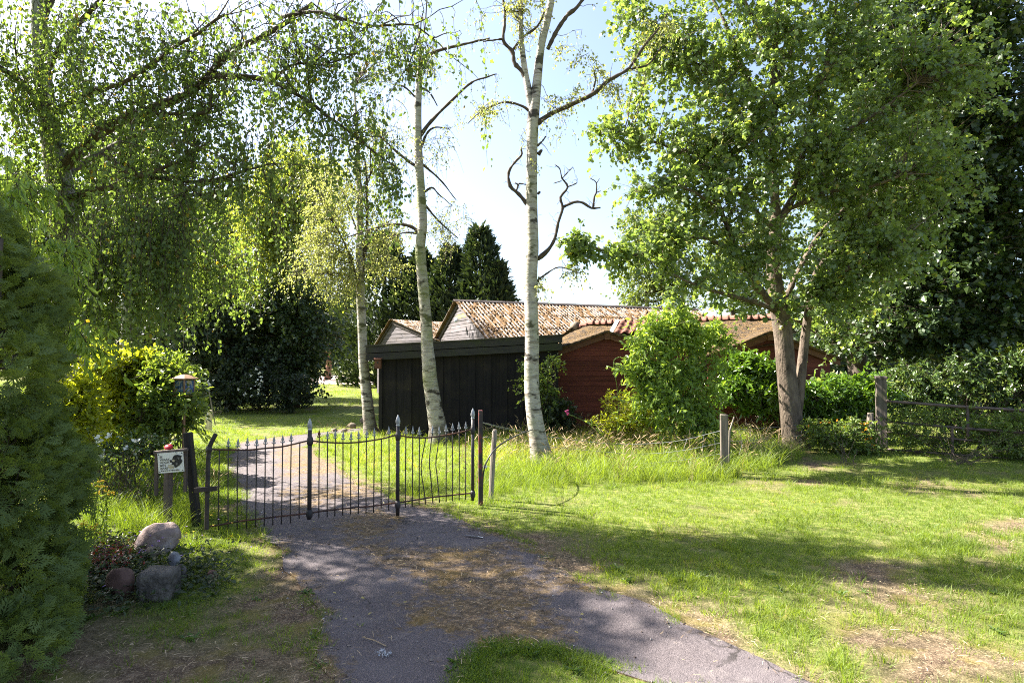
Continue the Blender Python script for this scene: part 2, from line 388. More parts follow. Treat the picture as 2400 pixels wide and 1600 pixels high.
def _steel_red():
    q = NT('flaking_red_steel'); v = q.coords()
    f = q.noise(q.coords((1, 1, .45)), 17, 5, .6)
    c = q.ramp(f, [(.42, (.030, .024, .024)), (.54, (.06, .036, .032)), (.585, (.15, .028, .03)), (.72, (.24, .045, .05))])
    q.bump(f, .4, .006); return q.set(c, .6, .35)
M['steel_red'] = _steel_red()
def _panel():
    q = NT('painted_feeder_panel'); v = q.coords((1, 1, 1))
    a = q.noise(v, 13, 3, .5, 1.0); b = q.noise(v, 9, 2, .5, .5)
    c = q.ramp(a, [(.36, (.015, .03, .11)), (.48, (.05, .12, .28)), (.55, (.28, .30, .31)), (.64, (.31, .25, .08))])
    c = q.mix(q.ramp(b, [(.56, 0.0), (.62, 1.0)]), c, (.03, .065, .2))
    return q.set(c, .3, .5)
M['panel'] = _panel()
def _corr():
    q = NT('mossy_corrugated_sheet'); v = q.coords(); cr = q.attr('tint')
    n1 = q.noise(v, 2.6, 4, .6); n2 = q.noise(v, 16, 4, .65)
    moss = q.ramp(q.noise(v, 7, 5, .65), [(.3, (.062, .036, .016)), (.5, (.112, .064, .027)), (.7, (.165, .108, .05))])
    bare = q.ramp(q.noise(v, 20, 4), [(.3, (.17, .135, .11)), (.65, (.33, .28, .25))])
    m = q.math('ADD', q.math('MULTIPLY', cr, .85), q.math('ADD', q.math('MULTIPLY', n1, .5), q.math('MULTIPLY', n2, .45)))
    c = q.mix(q.ramp(m, [(.955, 0.0), (1.06, 1.0)]), moss, bare)
    q.bump(q.noise(v, 14, 5, .7), .8, .04)
    return q.set(c, .9, .15)
M['corrugated'] = _corr()
M['moss_lump'] = mat_noise('orange_moss', [(.3, (.055, .033, .015)), (.5, (.105, .06, .025)), (.7, (.155, .10, .046))], 5, .95, .6, dist=.02)
M['moss_roof'] = mat_noise('mossy_roof_covering', [(.3, (.028, .020, .013)), (.46, (.085, .058, .034)), (.58, (.13, .078, .026)), (.72, (.19, .155, .115))], 9, .95, 1.0, dist=.08, detail=9)
M['dark_fleck'] = M['dark_bark']

# ------------------------------------------------------------------ ground plan (from ground points of the photograph)
def gpoly(pts): return np.array([ground(x, y)[:2] for x, y in pts])
DRIVE = gpoly([(740, 1850), (765, 1600), (752, 1459), (712, 1370), (668, 1316), (600, 1240), (570, 1195), (556, 1133), (528, 1095), (531, 1066), (552, 1040),
               (620, 1026), (746, 1014), (800, 1008), (850, 1004), (850, 1012), (770, 1022), (722, 1048), (748, 1075), (795, 1102), (872, 1140), (965, 1180), (1062, 1206),
               (1130, 1240), (1290, 1303), (1330, 1345), (1490, 1402), (1565, 1443), (1700, 1512), (1800, 1560), (1890, 1602), (2500, 1850)])
ISLE = gpoly([(1075, 1700), (1090, 1606), (1125, 1545), (1165, 1517), (1300, 1522), (1400, 1545), (1480, 1572), (1560, 1604), (1800, 1700)])
def roughen(poly, step=.12, amp=.05, seed=3):
    out = []
    for a, b in zip(poly, np.roll(poly, -1, 0)):
        L = np.linalg.norm(b - a); k = max(1, int(L / step)); nrm = np.array([-(b - a)[1], (b - a)[0]]) / max(L, 1e-6)
        for j in range(k):
            p = a + (b - a) * j / k
            out.append(p + nrm * (fbm(p[0], p[1], .45, seed) - .5) * 4 * amp)
    return np.array(out)
DRIVE = roughen(DRIVE); ISLE = roughen(ISLE, seed=9)
def inside(poly, x, y):
    x = np.asarray(x, float); r = np.zeros(x.shape, bool)
    for (x0, y0), (x1, y1) in zip(poly, np.roll(poly, -1, 0)):
        if y0 == y1: continue
        c = ((y0 > y) != (y1 > y)) & (x < (x1 - x0) * (y - y0) / (y1 - y0) + x0); r ^= c
    return r
def near(poly, x, y):
    P = np.stack([x, y], -1); best = np.full(len(P), 1e9); bp = np.zeros_like(P)
    for a, b in zip(poly, np.roll(poly, -1, 0)):
        d = b - a; L = d @ d
        if L < 1e-12: continue
        t = np.clip(((P - a) @ d) / L, 0, 1); q = a + t[:, None] * d; e = np.linalg.norm(P - q, axis=1)
        k = e < best; best[k] = e[k]; bp[k] = q[k]
    return best, bp
def on_drive(x, y): return inside(DRIVE, x, y) & ~inside(ISLE, x, y)

BARE = [(ground(2250, 1500), .5, .2), (ground(2190, 1420), 1.0, .55), (ground(1960, 1500), .8, .3), (ground(2330, 1560), .7, .25), (ground(1400, 1268), .55, .16), (ground(1440, 1440), .5, .12), (ground(2060, 1590), .9, .2),
        (ground(1910, 1090), .9, .45), (ground(2060, 1330), .5, .15), (ground(2380, 1230), .8, .25), (ground(700, 1590), .30, .3), (ground(1940, 1130), .9, .25),
        (ground(500, 1190), .4, .3), (ground(1560, 1390), .6, .1), (ground(1750, 1470), .7, .15), (ground(600, 1440), .5, .3), (ground(330, 1560), .8, .4), (ground(1690, 1400), .45, .12)]
TALL1 = gpoly([(1115, 1180), (1300, 1150), (1500, 1135), (1700, 1130), (1870, 1080), (1890, 1020), (1700, 985), (1250, 985), (1100, 1000)])
TALL2 = gpoly([(740, 1030), (880, 1022), (1110, 1000), (1125, 1160), (975, 1176), (800, 1095)])
WEED = gpoly([(190, 1300), (250, 1260), (400, 1270), (470, 1235), (540, 1230), (470, 1085), (420, 1050), (180, 1080)])
MID = gpoly([(450, 1000), (540, 1000), (560, 1050), (550, 1240), (470, 1230), (440, 1050)])
FAR = gpoly([(430, 1010), (880, 1010), (880, 900), (430, 930)])
def bare_amount(x, y):
    b = np.zeros_like(x)
    for c, rx, ry in BARE:
        q = ((x - c[0]) / rx) ** 2 + ((y - c[1]) / max(ry, .2)) ** 2
        b = np.maximum(b, np.exp(-q * .9))
    n = fbm(x, y, .55, 5) ; n2 = fbm(x, y, 1.7, 8)
    left = (x < -.55) & (y < 5.2)
    v = b * .78 + (n - .5) * 1.9 + (n2 - .5) * .8 + np.where(left, -.02, -.14)
    d, _ = near(DRIVE, x, y)
    v = v + .75 * np.exp(-(d / .14) ** 2) + .2 * np.exp(-(d / .45) ** 2)
    v = v - np.where(inside(TALL1, x, y) | inside(TALL2, x, y) | inside(WEED, x, y) | inside(MID, x, y), .6, 0)
    isl = inside(ISLE, x, y)
    v = np.where(isl, (n - .5) * 1.2 - .1 + .2 * np.exp(-(near(ISLE, x, y)[0] / .06) ** 2), v)
    return np.clip(v * 1.5 + .05, 0, 1)

# ------------------------------------------------------------------ ground, drive, path
def mat_ground():
    q = NT('lawn_soil'); v = q.coords(); b = q.attr('tint')
    soil = q.ramp(q.noise(v, 9, 6, .65), [(.3, (.045, .030, .022)), (.5, (.11, .076, .052)), (.7, (.22, .16, .11))])
    soil = q.mix(q.ramp(q.noise(v, 60, 4, .7), [(.50, 0.0), (.64, .7)]), soil, (.34, .26, .17))
    turf = q.ramp(q.noise(v, 14, 5, .6), [(.3, (.06, .085, .02)), (.5, (.11, .14, .03)), (.72, (.22, .20, .08))])
    moss = q.ramp(q.noise(v, 3.2, 4), [(.52, 0.0), (.62, .5)])
    soil = q.mix(moss, soil, (.17, .14, .03))
    q.bump(q.noise(v, 45, 5, .7), .7, .03)
    return q.set(q.mix(b, turf, soil), .95, .1)
def grid_mesh(name, x0, x1, y0, y1, st, keep=None, z=0.0):
    nx = int((x1 - x0) / st) + 1; ny = int((y1 - y0) / st) + 1
    X, Y = np.meshgrid(np.linspace(x0, x1, nx), np.linspace(y0, y1, ny))
    return X, Y, nx, ny
g = Soup()
X, Y, nx, ny = grid_mesh('g', -24, 24, -6, 42, .26)
fx, fy = X.ravel(), Y.ravel()
f = [(j * nx + i, j * nx + i + 1, (j + 1) * nx + i + 1, (j + 1) * nx + i) for j in range(ny - 1) for i in range(nx - 1)]
tint = np.zeros(len(fx)); nearmask = (fy < 20)
tint[nearmask] = bare_amount(fx[nearmask], fy[nearmask]); tint[~nearmask] = np.clip((fbm(fx[~nearmask], fy[~nearmask], 2.5, 8) - .5) * 1.6 + .1, 0, 1)
g.add(np.stack([fx, fy, np.zeros_like(fx)], 1), f, tint)
b0, b1, c0, c1, big = -24, 24, -6, 42, 1500
oc = [(-big, -big), (big, -big), (big, big), (-big, big)]; ic = [(b0, c0), (b1, c0), (b1, c1), (b0, c1)]
g.add([(x, y, 0) for x, y in oc + ic], [(0, 1, 5, 4), (1, 2, 6, 5), (2, 3, 7, 6), (3, 0, 4, 7)], .25)
part('ground', g, mat_ground(), None, V3(0, 0, 0), kind='structure')

def litter_amount(x, y):      # straw, moss and crumbs lying on the drive
    mid = gpoly([(640, 1030), (690, 1075), (730, 1120), (790, 1180), (870, 1240), (980, 1310), (1090, 1400), (1180, 1480)])
    d = np.full(x.shape, 9.0)
    for a, b in zip(mid[:-1], mid[1:]):
        e = b - a; t = np.clip(((x - a[0]) * e[0] + (y - a[1]) * e[1]) / (e @ e), 0, 1)
        d = np.minimum(d, np.hypot(x - a[0] - t * e[0], y - a[1] - t * e[1]))
    n = fbm(x, y, .5, 21); n2 = fbm(x, y, .16, 25)
    v = 1.0 * np.exp(-(d / .62) ** 2) + (n - .5) * 1.7 + (n2 - .5) * .8 - .12
    right = np.exp(-((x - ground(1170, 1290)[0]) / .9) ** 2 - ((y - ground(1170, 1290)[1]) / .8) ** 2)
    v = v + .45 * right
    db, _ = near(DRIVE, x, y)
    v = v + .7 * np.exp(-(db / .12) ** 2)
    return np.clip(v, 0, 1)
def mat_drive():
    q = NT('old_asphalt'); v = q.coords(); b = q.attr('tint')
    sp = q.noise(v, 170, 3, .7)
    a = q.ramp(sp, [(.3, (.035, .029, .032)), (.5, (.094, .077, .080)), (.66, (.175, .148, .152)), (.78, (.36, .32, .32))])
    a = q.mix(q.ramp(q.noise(v, 1.7, 4), [(.42, 0.0), (.68, .55)]), a, (.15, .13, .137))
    vo = q.n('ShaderNodeTexVoronoi', feature='DISTANCE_TO_EDGE'); vo.inputs['Scale'].default_value = 1.15
    wv = q.n('ShaderNodeVectorMath', operation='ADD'); nz = q.n('ShaderNodeTexNoise'); nz.inputs['Scale'].default_value = 2.6; nz.inputs['Detail'].default_value = 5
    sc_ = q.n('ShaderNodeVectorMath', operation='SCALE'); sc_.inputs['Scale'].default_value = .55; q.l(v, nz.inputs['Vector']); q.l(nz.outputs['Color'], sc_.inputs[0]); q.l(v, wv.inputs[0]); q.l(sc_.outputs[0], wv.inputs[1]); q.l(wv.outputs[0], vo.inputs['Vector'])
    ck = q.math('MULTIPLY', q.ramp(vo.outputs['Distance'], [(.004, 1.0), (.016, 0.0)]), q.ramp(q.noise(v, .9, 2), [(.45, 0.0), (.6, .85)]))
    a = q.mix(ck, a, (.022, .018, .017))
    a = q.mix(q.ramp(q.noise(v, 4.5, 5, .7), [(.55, 0.0), (.7, .35)]), a, (.23, .20, .19))
    lit = q.ramp(q.noise(v, 28, 6, .7), [(.32, (.035, .022, .012)), (.5, (.12, .078, .038)), (.66, (.30, .21, .12))])
    lit = q.mix(q.ramp(q.noise(v, 2.6, 4), [(.5, 0.0), (.62, .6)]), lit, (.17, .105, .018))
    m = q.math('ADD', b, q.math('MULTIPLY', q.math('SUBTRACT', q.noise(v, 9, 6, .75), .5), 2.6))
    c = q.mix(q.ramp(m, [(.55, 0.0), (1.0, .9)]), a, lit)
    q.bump(q.math('ADD', sp, q.math('MULTIPLY', q.noise(v, 30, 4), 1.2)), .8, .012)
    return q.set(c, .85, .3)
from mathutils.geometry import delaunay_2d_cdt
from mathutils import Vector as V2
bd = [p for p in DRIVE]; nd = len(bd); bi_ = [p for p in ISLE]
x0, y0 = DRIVE.min(0); x1, y1 = DRIVE.max(0); y0 = max(y0, 1.0)
gx, gy = np.meshgrid(np.arange(x0, x1, .08), np.arange(y0, y1, .08)); gx = gx.ravel() + R.normal(size=gx.size) * .012; gy = gy.ravel() + R.normal(size=gy.size) * .012
kk = on_drive(gx, gy); gx, gy = gx[kk], gy[kk]; kk = (near(DRIVE, gx, gy)[0] > .03) & (near(ISLE, gx, gy)[0] > .03); gx, gy = gx[kk], gy[kk]
co_ = [V2((float(p[0]), float(p[1]))) for p in bd + bi_] + [V2((float(a), float(b))) for a, b in zip(gx, gy)]
ed_ = [(k, (k + 1) % nd) for k in range(nd)] + [(nd + k, nd + (k + 1) % len(bi_)) for k in range(len(bi_))]
ov, oe, of, *_ = delaunay_2d_cdt(co_, ed_, [], 0, 1e-5)
va = np.array([(v.x, v.y) for v in ov]); fa_ = np.array([f[:] for f in of]); ce = va[fa_].mean(1); fa_ = fa_[on_drive(ce[:, 0], ce[:, 1])]
dv = Soup(); dv.add(np.stack([va[:, 0], va[:, 1], np.full(len(va), .008)], 1), [tuple(int(q) for q in f) for f in fa_], litter_amount(va[:, 0], va[:, 1]))
for poly in (DRIVE, ISLE):                # worn edge of the asphalt going into the soil
    m_ = len(poly); V = np.concatenate([np.column_stack([poly, np.full(m_, .008)]), np.column_stack([poly, np.full(m_, -.02)])])
    dv.add(V, [(k, (k + 1) % m_, m_ + (k + 1) % m_, m_ + k) for k in range(m_)], 1.0)
part('driveway', dv, mat_drive(), None, V3(0, 0, 0), kind='structure')
pp = gpoly([(690, 902), (760, 900), (905, 903), (905, 882), (820, 879), (735, 881), (712, 888)])
ps = Soup(); ps.add([(x, y, .01) for x, y in pp], [tuple(range(len(pp)))])
part('gravel_path', ps, mat_noise('pale_gravel', [(.3, (.28, .21, .18)), (.7, (.48, .38, .33))], 1.2), None, V3(0, 0, 0), kind='structure')

# ------------------------------------------------------------------ buildings
UP = V3(0, 0, 1)
def frame(th):                       # th: angle of the wall's right-hand direction from +X (radians)
    return V3(math.cos(th), math.sin(th), 0), V3(-math.sin(th), math.cos(th), 0)

# --- black lean-to shed in front
L0 = at(858, 820, 12.75); R0 = at(1318, 795, 12.45)
ex = norm(V3(R0[0] - L0[0], R0[1] - L0[1], 0)); ey = V3(-ex[1], ex[0], 0)
SW = float(np.dot(R0 - L0, ex)); O = V3(L0[0], L0[1], 0)
zl = at(858, 812, 12.75)[2]; zr = at(1318, 786.5, 12.45)[2]
shed = thing('black_shed', 'low black lean-to shed of vertical planks under a dark sloping fascia', 'shed', O)
for k in range(2):                   # two fascia boards one above the other, the upper one proud
    s = Soup(); h0, h1 = (-.140, 0) if k == 0 else (-.30, -.156)
    y0_, y1_ = (-.03, .0) if k == 0 else (-.022, .006)
    s.prism([(0, zl + h0), (SW, zr + h0), (SW, zr + h1), (0, zl + h1)], y0_, y1_, O, ex, ey, UP)
    part('fascia_board', s, M['fascia'], shed)
s = Soup(); s.prism([(-.02, zl + .004), (SW + .02, zr + .004), (SW + .02, zr + .03), (-.02, zl + .03)], -.05, 2.7, O, ex, ey, UP)
part('roof', s, M['felt'], shed)
for u in (0.02, SW - .05):            # side fascias
    s = Soup(); zz = zl + (zr - zl) * u / SW; s.box(O, ex, ey, UP, (u, .01, zz - .29), (u + .03, 2.65, zz - .002)); part('side_fascia', s, M['fascia'], shed)
wl = float(np.dot(at(892, 900, 12.9) - O, ex)); wr = float(np.dot(at(1303, 900, 12.7) - O, ex))
npl = 22; pw = (wr - wl) / npl
for k in range(npl):
    u0 = wl + k * pw; dep = .15 if k % 2 else .168
    gap = .006 if k % 2 else .012
    s = Soup(); zt = zl + (zr - zl) * (u0 / SW) - .05
    s.box(O, ex, ey, UP, (u0 + gap - (.02 if k % 2 == 0 else 0), dep, -.05), (u0 + pw - gap + (.02 if k % 2 == 0 else 0), dep + .014, zt))
    part('plank', s, M['shed_plank'], shed)
s = Soup(); s.box(O, ex, ey, UP, (wl - .03, .13, -.05), (wl + .05, .20, zl - .05)); part('corner_post', s, M['shed_plank'], shed)
s = Soup(); s.box(O, ex, ey, UP, (wr - .02, .14, -.05), (wr + .05, .20, zr - .06)); part('corner_post', s, M['shed_plank'], shed)
s = Soup()
s.box(O, ex, ey, UP, (wl, .2, -.05), (wl + .03, 2.6, zl - .04)); s.box(O, ex, ey, UP, (wr, .21, -.05), (wr + .03, 2.6, zr - .04)); s.box(O, ex, ey, UP, (wl + .03, 2.57, -.05), (wr, 2.6, zl - .02))
s.box(O, ex, ey, UP, (wl + .03, .19, -.05), (wr, .2, zl - .06))
part('wall', s, M['shed_plank'], shed)
# bird box under the shed's left corner
B = at(885, 846, 12.62)
bb = thing('bird_box', 'small reddish wooden nest box under the left end of the shed roof', 'bird box', B)
s = Soup(); s.box(B, V3(1, 0, 0), V3(0, 1, 0), UP, (-.065, 0, -.16), (.065, .11, .03)); part('box_body', s, M['barge'], bb)
s = Soup(); s.prism([(-.01, .035), (.14, .06), (.14, .075), (-.01, .05)], -.08, .08, B + V3(0, -.02, 0), V3(0, 1, 0), V3(1, 0, 0), UP); part('box_roof', s, M['barge'], bb)
s = Soup(); s.lathe([(.02, 0), (.02, .004)], B + V3(0, -.004, -.03), (0, 1, 0), 12); part('dark_hole_disc', s, M['black_plastic'], bb)  # solid black disc, the shade inside the entrance hole put into its colour

# --- corrugated roof builder: sheets laid in rows down a slope
def corrugated(parent, P0, along, down, L, S, pitch=.146, rows=3, sheet_w=.95, amp=.028, sub=6):
    along = norm(along); down = norm(down); nrm = norm(np.cross(down, along)); nrm = nrm if nrm[2] > 0 else -nrm
    n = max(1, int(round(L / sheet_w))); w = L / n; rl = S / rows
    for r in range(rows):
        for k in range(n):
            nc = int(round(w / pitch)) * sub
            us = np.linspace(0, w + .03, nc + 1); vs = np.linspace(-.03 if r else 0, rl + .05, 13)
            cr = np.cos(2 * np.pi * (k * w + us) / pitch)
            V = []; T = []; lift = (rows - r) * .005 - .004 * (k % 2) + R.normal() * .004
            for v in vs:
                for u, c in zip(us, cr):
                    V.append(P0 + along * (k * w + u) + down * (r * rl + v) + nrm * (amp * c + lift + .004 * (v / rl))); cu_ = (k * w + u) / pitch; T.append((c * .5 + .5) * (.25 + 1.25 * float(vnoise(np.array([round(cu_) * 5.7]), np.array([(r * rl + v)]), .34, 7)[0])))
            top = len(V); V += [p - nrm * .008 for p in V]; T += T
            m = nc + 1; F = []
            for j in range(12):
                for i in range(nc):
                    a = j * m + i; F += [(a, a + m, a + m + 1, a + 1), (top + a, top + a + 1, top + a + m + 1, top + a + m)]
            for i in range(nc): a = 12 * m + i; F.append((a, top + a, top + a + 1, a + 1))
            for j in range(12): a = j * m; F.append((a, top + a, top + a + m, a + m)); a = j * m + nc; F.append((a, a + m, top + a + m, top + a))
            s = Soup(); s.add(V, F, np.array(T))
            part('roof_sheet', s, M['corrugated'], parent, smooth=True)
    return nrm
def moss(parent, P0, along, down, nrm, L, S, n, pitch=.146, seed=0):   # moss cushions sitting in the troughs
    along = norm(along); down = norm(down)
    s = Soup(); k = R.integers(0, int(L / pitch), n); u = (k + .5) * pitch + R.normal(size=n) * .022; v = R.random(n) * S
    keep = fbm(u, v, 1.3, seed + 40) + .25 * R.random(n) > .50
    u, v = u[keep], v[keep]
    c = P0 + u[:, None] * along + v[:, None] * down + nrm * .012
    a = (.022 + .035 * R.random(len(u)))[:, None, None]; ln = (.03 + .06 * R.random(len(u)))[:, None, None]; h = (.02 + .030 * R.random(len(u)))[:, None, None]
    dirs = np.array([(math.cos(t), math.sin(t)) for t in np.arange(6) * math.pi / 3])
    ring = c[:, None] + a * dirs[None, :, 0:1] * along + ln * dirs[None, :, 1:2] * down - nrm * .01
    mid = c[:, None] + .7 * a * dirs[None, :, 0:1] * along + .7 * ln * dirs[None, :, 1:2] * down + nrm * h * .75
    top = c[:, None] + nrm * h
    V = np.concatenate([ring, mid, top], 1)
    F = [(j, (j + 1) % 6, 6 + (j + 1) % 6, 6 + j) for j in range(6)] + [(6 + j, 6 + (j + 1) % 6, 12) for j in range(6)]
    s.add_many(V, F, R.random(len(u)))
    part('moss_cushions', s, M['moss_lump'], parent, smooth=True, kind='stuff')

# --- barn with shingled gable and mossy corrugated roof
def gable_boards(parent, A, eu, ev, left, right, hL, hR, step, z_low, mat, odd=None):
    """courses of boards on a gable: apex A, half widths left/right with drops hL/hR, down to z_low below the apex"""
    n = int(z_low / step)
    for k in range(n):
        w1 = -k * step - .02; w0 = w1 - step - .012
        def ext(w): return -min(left, left * (-w) / hL), min(right, right * (-w) / hR)
        l0, r0 = ext(w0); l1, r1 = ext(w1)
        cuts = [0.0] + sorted(R.random(int((r0 - l0) / 1.6)) * .8 + .1) + [1.0]
        for ca, cb in zip(cuts[:-1], cuts[1:]):
            g_ = .003
            s = Soup(); jit = R.normal() * .003; dz = R.normal() * .006
            s.prism([(l0 + (r0 - l0) * ca + g_, w0 + dz), (l0 + (r0 - l0) * cb - g_, w0 + dz), (l1 + (r1 - l1) * cb - g_, w1 + .01), (l1 + (r1 - l1) * ca + g_, w1 + .01)], -.034 + jit, -.012 + jit, A, eu, ev, UP)
            # lower edge proud, like a lapped board
            V = s.v[0]; V[[0, 1]] -= ev * .016
            is_odd = odd is not None and k == odd and ca < .5 <= cb
            part('shingle_board', s, M['shingle_yellow'] if is_odd else mat, parent, label='yellow lichened board' if is_odd else None)
A = at(1078, 708, 22.0)
eu, ev = frame(math.radians(-68))            # gable's right-hand direction comes toward the camera
barn = thing('barn', 'barn with grey boarded gable and orange moss on its corrugated roof', 'barn', V3(A[0], A[1], 0))
HWb, DRb = 4.6, 2.05
gable_boards(barn, A + V3(0, 0, -.05), eu, ev, HWb, HWb, DRb, DRb, .125, 2.05, M['shingle'], odd=3)
s = Soup(); s.prism([(-HWb, -DRb), (0, -.03), (HWb, -DRb)], .0, .10, A, eu, ev, UP); s.box(A, eu, ev, UP, (-HWb, 0, -A[2] - .05), (HWb, .1, -DRb)); part('gable_wall', s, M['shingle'], barn)
rlen = 11.0; sl = math.hypot(HWb + .3, DRb * (HWb + .3) / HWb)
P0 = A + ev * -.22 + V3(0, 0, .03)
dn = norm(eu * HWb + UP * -DRb)
nb = corrugated(barn, P0, ev, dn, rlen, sl, rows=4)
moss(barn, P0, ev, dn, nb, rlen, sl, 2600)
dl = norm(eu * -HWb + UP * -DRb); corrugated(barn, P0, ev, dl, rlen, sl, rows=2, sheet_w=1.9, sub=3)
for k in range(11):
    s = Soup(); q = P0 + ev * (k * 1.0 - .02) + UP * .055
    s.prism([(-.14, -.055), (-.05, .012), (.05, .012), (.14, -.055), (.13, -.075), (.04, -.012), (-.04, -.012), (-.13, -.075)], 0, 1.03, q, eu, ev, UP)
    part('ridge_cap', s, M['verge'], barn)
for sg in (-1, 1):
    s = Soup(); s.prism([(0, .0), (sg * (HWb + .25), -DRb * (HWb + .25) / HWb), (sg * (HWb + .25), -DRb * (HWb + .25) / HWb - .13), (0, -.15)], -.085, -.055, A + V3(0, 0, -.005), eu, ev, UP)
    part('barge_board', s, M['verge'] if sg < 0 else M['shingle'], barn)
q = at(1103, 757, 21.2)
s = Soup(); s.lathe([(.03, 0), (.04, .06), (.085, .10), (.095, .16), (.05, .20), (.0, .21)], A + eu * .72 + UP * -.72 + ev * -.22, -ev, 12); part('gable_lamp', s, M['white_plastic'], barn)

# --- small outbuilding behind, left
A2 = at(922, 752, 27.0)
eu2, ev2 = frame(math.radians(-46))
out = thing('outbuilding', 'small farther outbuilding with grey boarded gable and uneven orange tiled roof', 'outbuilding', V3(A2[0], A2[1], 0))
hl, hr, dl_, dr_ = 1.35, 3.3, 1.17, .93
gable_boards(out, A2 + V3(0, 0, -.05), eu2, ev2, hl, hr, dl_, dr_, .17, 1.6, M['shingle'])
s = Soup(); s.prism([(-hl, -dl_), (0, -.03), (hr, -dr_), (hr, -A2[2]), (-hl, -A2[2])], 0, .1, A2, eu2, ev2, UP); part('gable_wall', s, M['shingle'], out)
dn2 = norm(eu2 * hr + UP * -dr_); P2 = A2 + ev2 * -.2 + V3(0, 0, .04)
nb2 = corrugated(out, P2, ev2, dn2, 7.0, math.hypot(hr + .3, dr_), rows=3, sheet_w=1.2, sub=5)
moss(out, P2, ev2, dn2, nb2, 7.0, 3.4, 1200, seed=4)
dn3 = norm(eu2 * -hl + UP * -dl_); corrugated(out, P2, ev2, dn3, 7.0, math.hypot(hl + .3, dl_), rows=1, sheet_w=2.4, sub=3)
for (w_, d_) in ((-hl - .22, -dl_ * 1.15), (hr, -dr_)):
    s = Soup(); s.prism([(0, .03), (w_, d_ + .03), (w_, d_ - .12), (0, -.13)], -.09, -.055, A2, eu2, ev2, UP); part('barge_board', s, M['verge'], out)
s = Soup(); s.tube([A2 + eu2 * (-hl - .28) + UP * (-dl_ * 1.15 - .05) + ev2 * -.7, A2 + eu2 * (-hl - .28) + UP * (-dl_ * 1.15 - .05) + ev2 * 6.8], .06, 8); part('gutter', s, M['wire'], out)

# --- red boarded house with mossy roof and terracotta ridge
def red_gable(parent, px, py, d, half, drop, base_z=-.05, depth=1.6):
    A = at(px, py, d); eu, ev = V3(1, 0, 0), V3(0, 1, 0)
    ztop = A[2]; step = .112
    n = int((ztop + .05) / step)
    for k in range(n):
        w1 = ztop - .09 - k * step; w0 = w1 - step - .006
        def ext(w): return half if w < ztop - drop else half * (ztop - w) / drop
        s = Soup(); e0, e1 = ext(w0) - .03, ext(w1) - .03
        if e0 < .05: continue
        s.prism([(-e0, w0), (e0, w0), (e1, w1), (-e1, w1)], -.03, -.008, V3(A[0], A[1], 0), eu, ev, UP)
        s.v[0][[0, 1]] -= ev * .012
        part('weatherboard', s, M['red_board'], parent)
    s = Soup(); s.prism([(-half + .05, base_z), (half - .05, base_z), (half - .05, ztop - drop - .02), (0, ztop - .1), (-half + .05, ztop - drop - .02)], 0, .08, V3(A[0], A[1], 0), eu, ev, UP)
    part('gable_wall', s, M['red_board'], parent)
    for sg in (-1, 1):
        s = Soup(); ov = 1.12
        s.prism([(0, .0), (sg * half * ov, -drop * ov), (sg * half * ov, -drop * ov - .15), (0, -.16)], -.10, -.07, A, eu, ev, UP)
        part('barge_board', s, M['barge'], parent)
        # roof slope of the gable
        s = Soup(); nu, nv = 14, 10
        V = []
        for j in range(nv + 1):
            for i in range(nu + 1):
                u = sg * half * ov * i / nu; v = -.16 + (depth + .16) * j / nv
                bul = .05 * (fbm(np.array([u * 3 + px]), np.array([v * 3.0]), 1.0, 60)[0] - .3) * 2
                V.append(A + eu * u + ev * v + UP * (-drop * ov * i / nu + .015 + bul * (0.35 if j == 0 else 1)))
        F = [(j * (nu + 1) + i, j * (nu + 1) + i + 1, (j + 1) * (nu + 1) + i + 1, (j + 1) * (nu + 1) + i) for j in range(nv) for i in range(nu)]
        top = len(V); V2 = [p - UP * .05 for p in V]
        F += [(i, i + top, i + 1 + top, i + 1) for i in range(nu)] + [(j * (nu + 1) + nu, j * (nu + 1) + nu + top, (j + 1) * (nu + 1) + nu + top, (j + 1) * (nu + 1) + nu) for j in range(nv)]
        s.add(V + V2, F); part('gable_roof', s, M['moss_roof'], parent, smooth=True)
    s = Soup(); s.prism([(-.075, .01), (.075, .01), (.05, -.19), (-.05, -.19)], -.125, -.102, A, eu, ev, UP); part('apex_block', s, M['barge'], parent)
    return A
RL = at(1347, 756, 16.2); RR = at(1845, 739, 14.3)
house = thing('red_house', 'low red boarded house with mossy roof, two gables and a terracotta ridge', 'house', V3(RL[0], RL[1], 0))
G1 = red_gable(house, 1421, 776, 13.3, 1.18, .43, depth=2.6)
G2 = red_gable(house, 1800, 778, 13.0, 1.35, .52, depth=1.6)
ra = RR - RL; rl_ = np.linalg.norm(ra); rad_ = ra / rl_
fd = norm(V3(rad_[1], -rad_[0], 0)); fd = fd if fd[1] < 0 else -fd
s = Soup(); nu, nv = 60, 14; V = []
for j in range(nv + 1):
    for i in range(nu + 1):
        t = i / nu; q = j / nv
        p = RL + rad_ * (rl_ * t) + fd * (1.75 * q) + UP * (-.06 - .72 * q)
        hip = max(0.0, 1 - t * 14) ; p = p + rad_ * (-.55 * q * hip) + UP * (-.12 * hip)
        b = fbm(np.array([t * 20]), np.array([q * 7.0]), 1.0, 71)[0] - .5
        V.append(p + UP * b * .12)
F = [(j * (nu + 1) + i, (j + 1) * (nu + 1) + i, (j + 1) * (nu + 1) + i + 1, j * (nu + 1) + i + 1) for j in range(nv) for i in range(nu)]
s.add(V, F)
bk = [RL + UP * -.06, RR + UP * -.06, RR - fd * 1.9 + UP * -.8, RL - fd * 1.9 + UP * -.8]; s.add(bk, [(0, 1, 2, 3)])
s.add([RL + UP * -.07, RL + fd * 1.7 - rad_ * .5 + UP * -.85, RL - fd * 1.8 + UP * -.8], [(0, 1, 2)])
part('main_roof', s, M['moss_roof'], house, smooth=True)
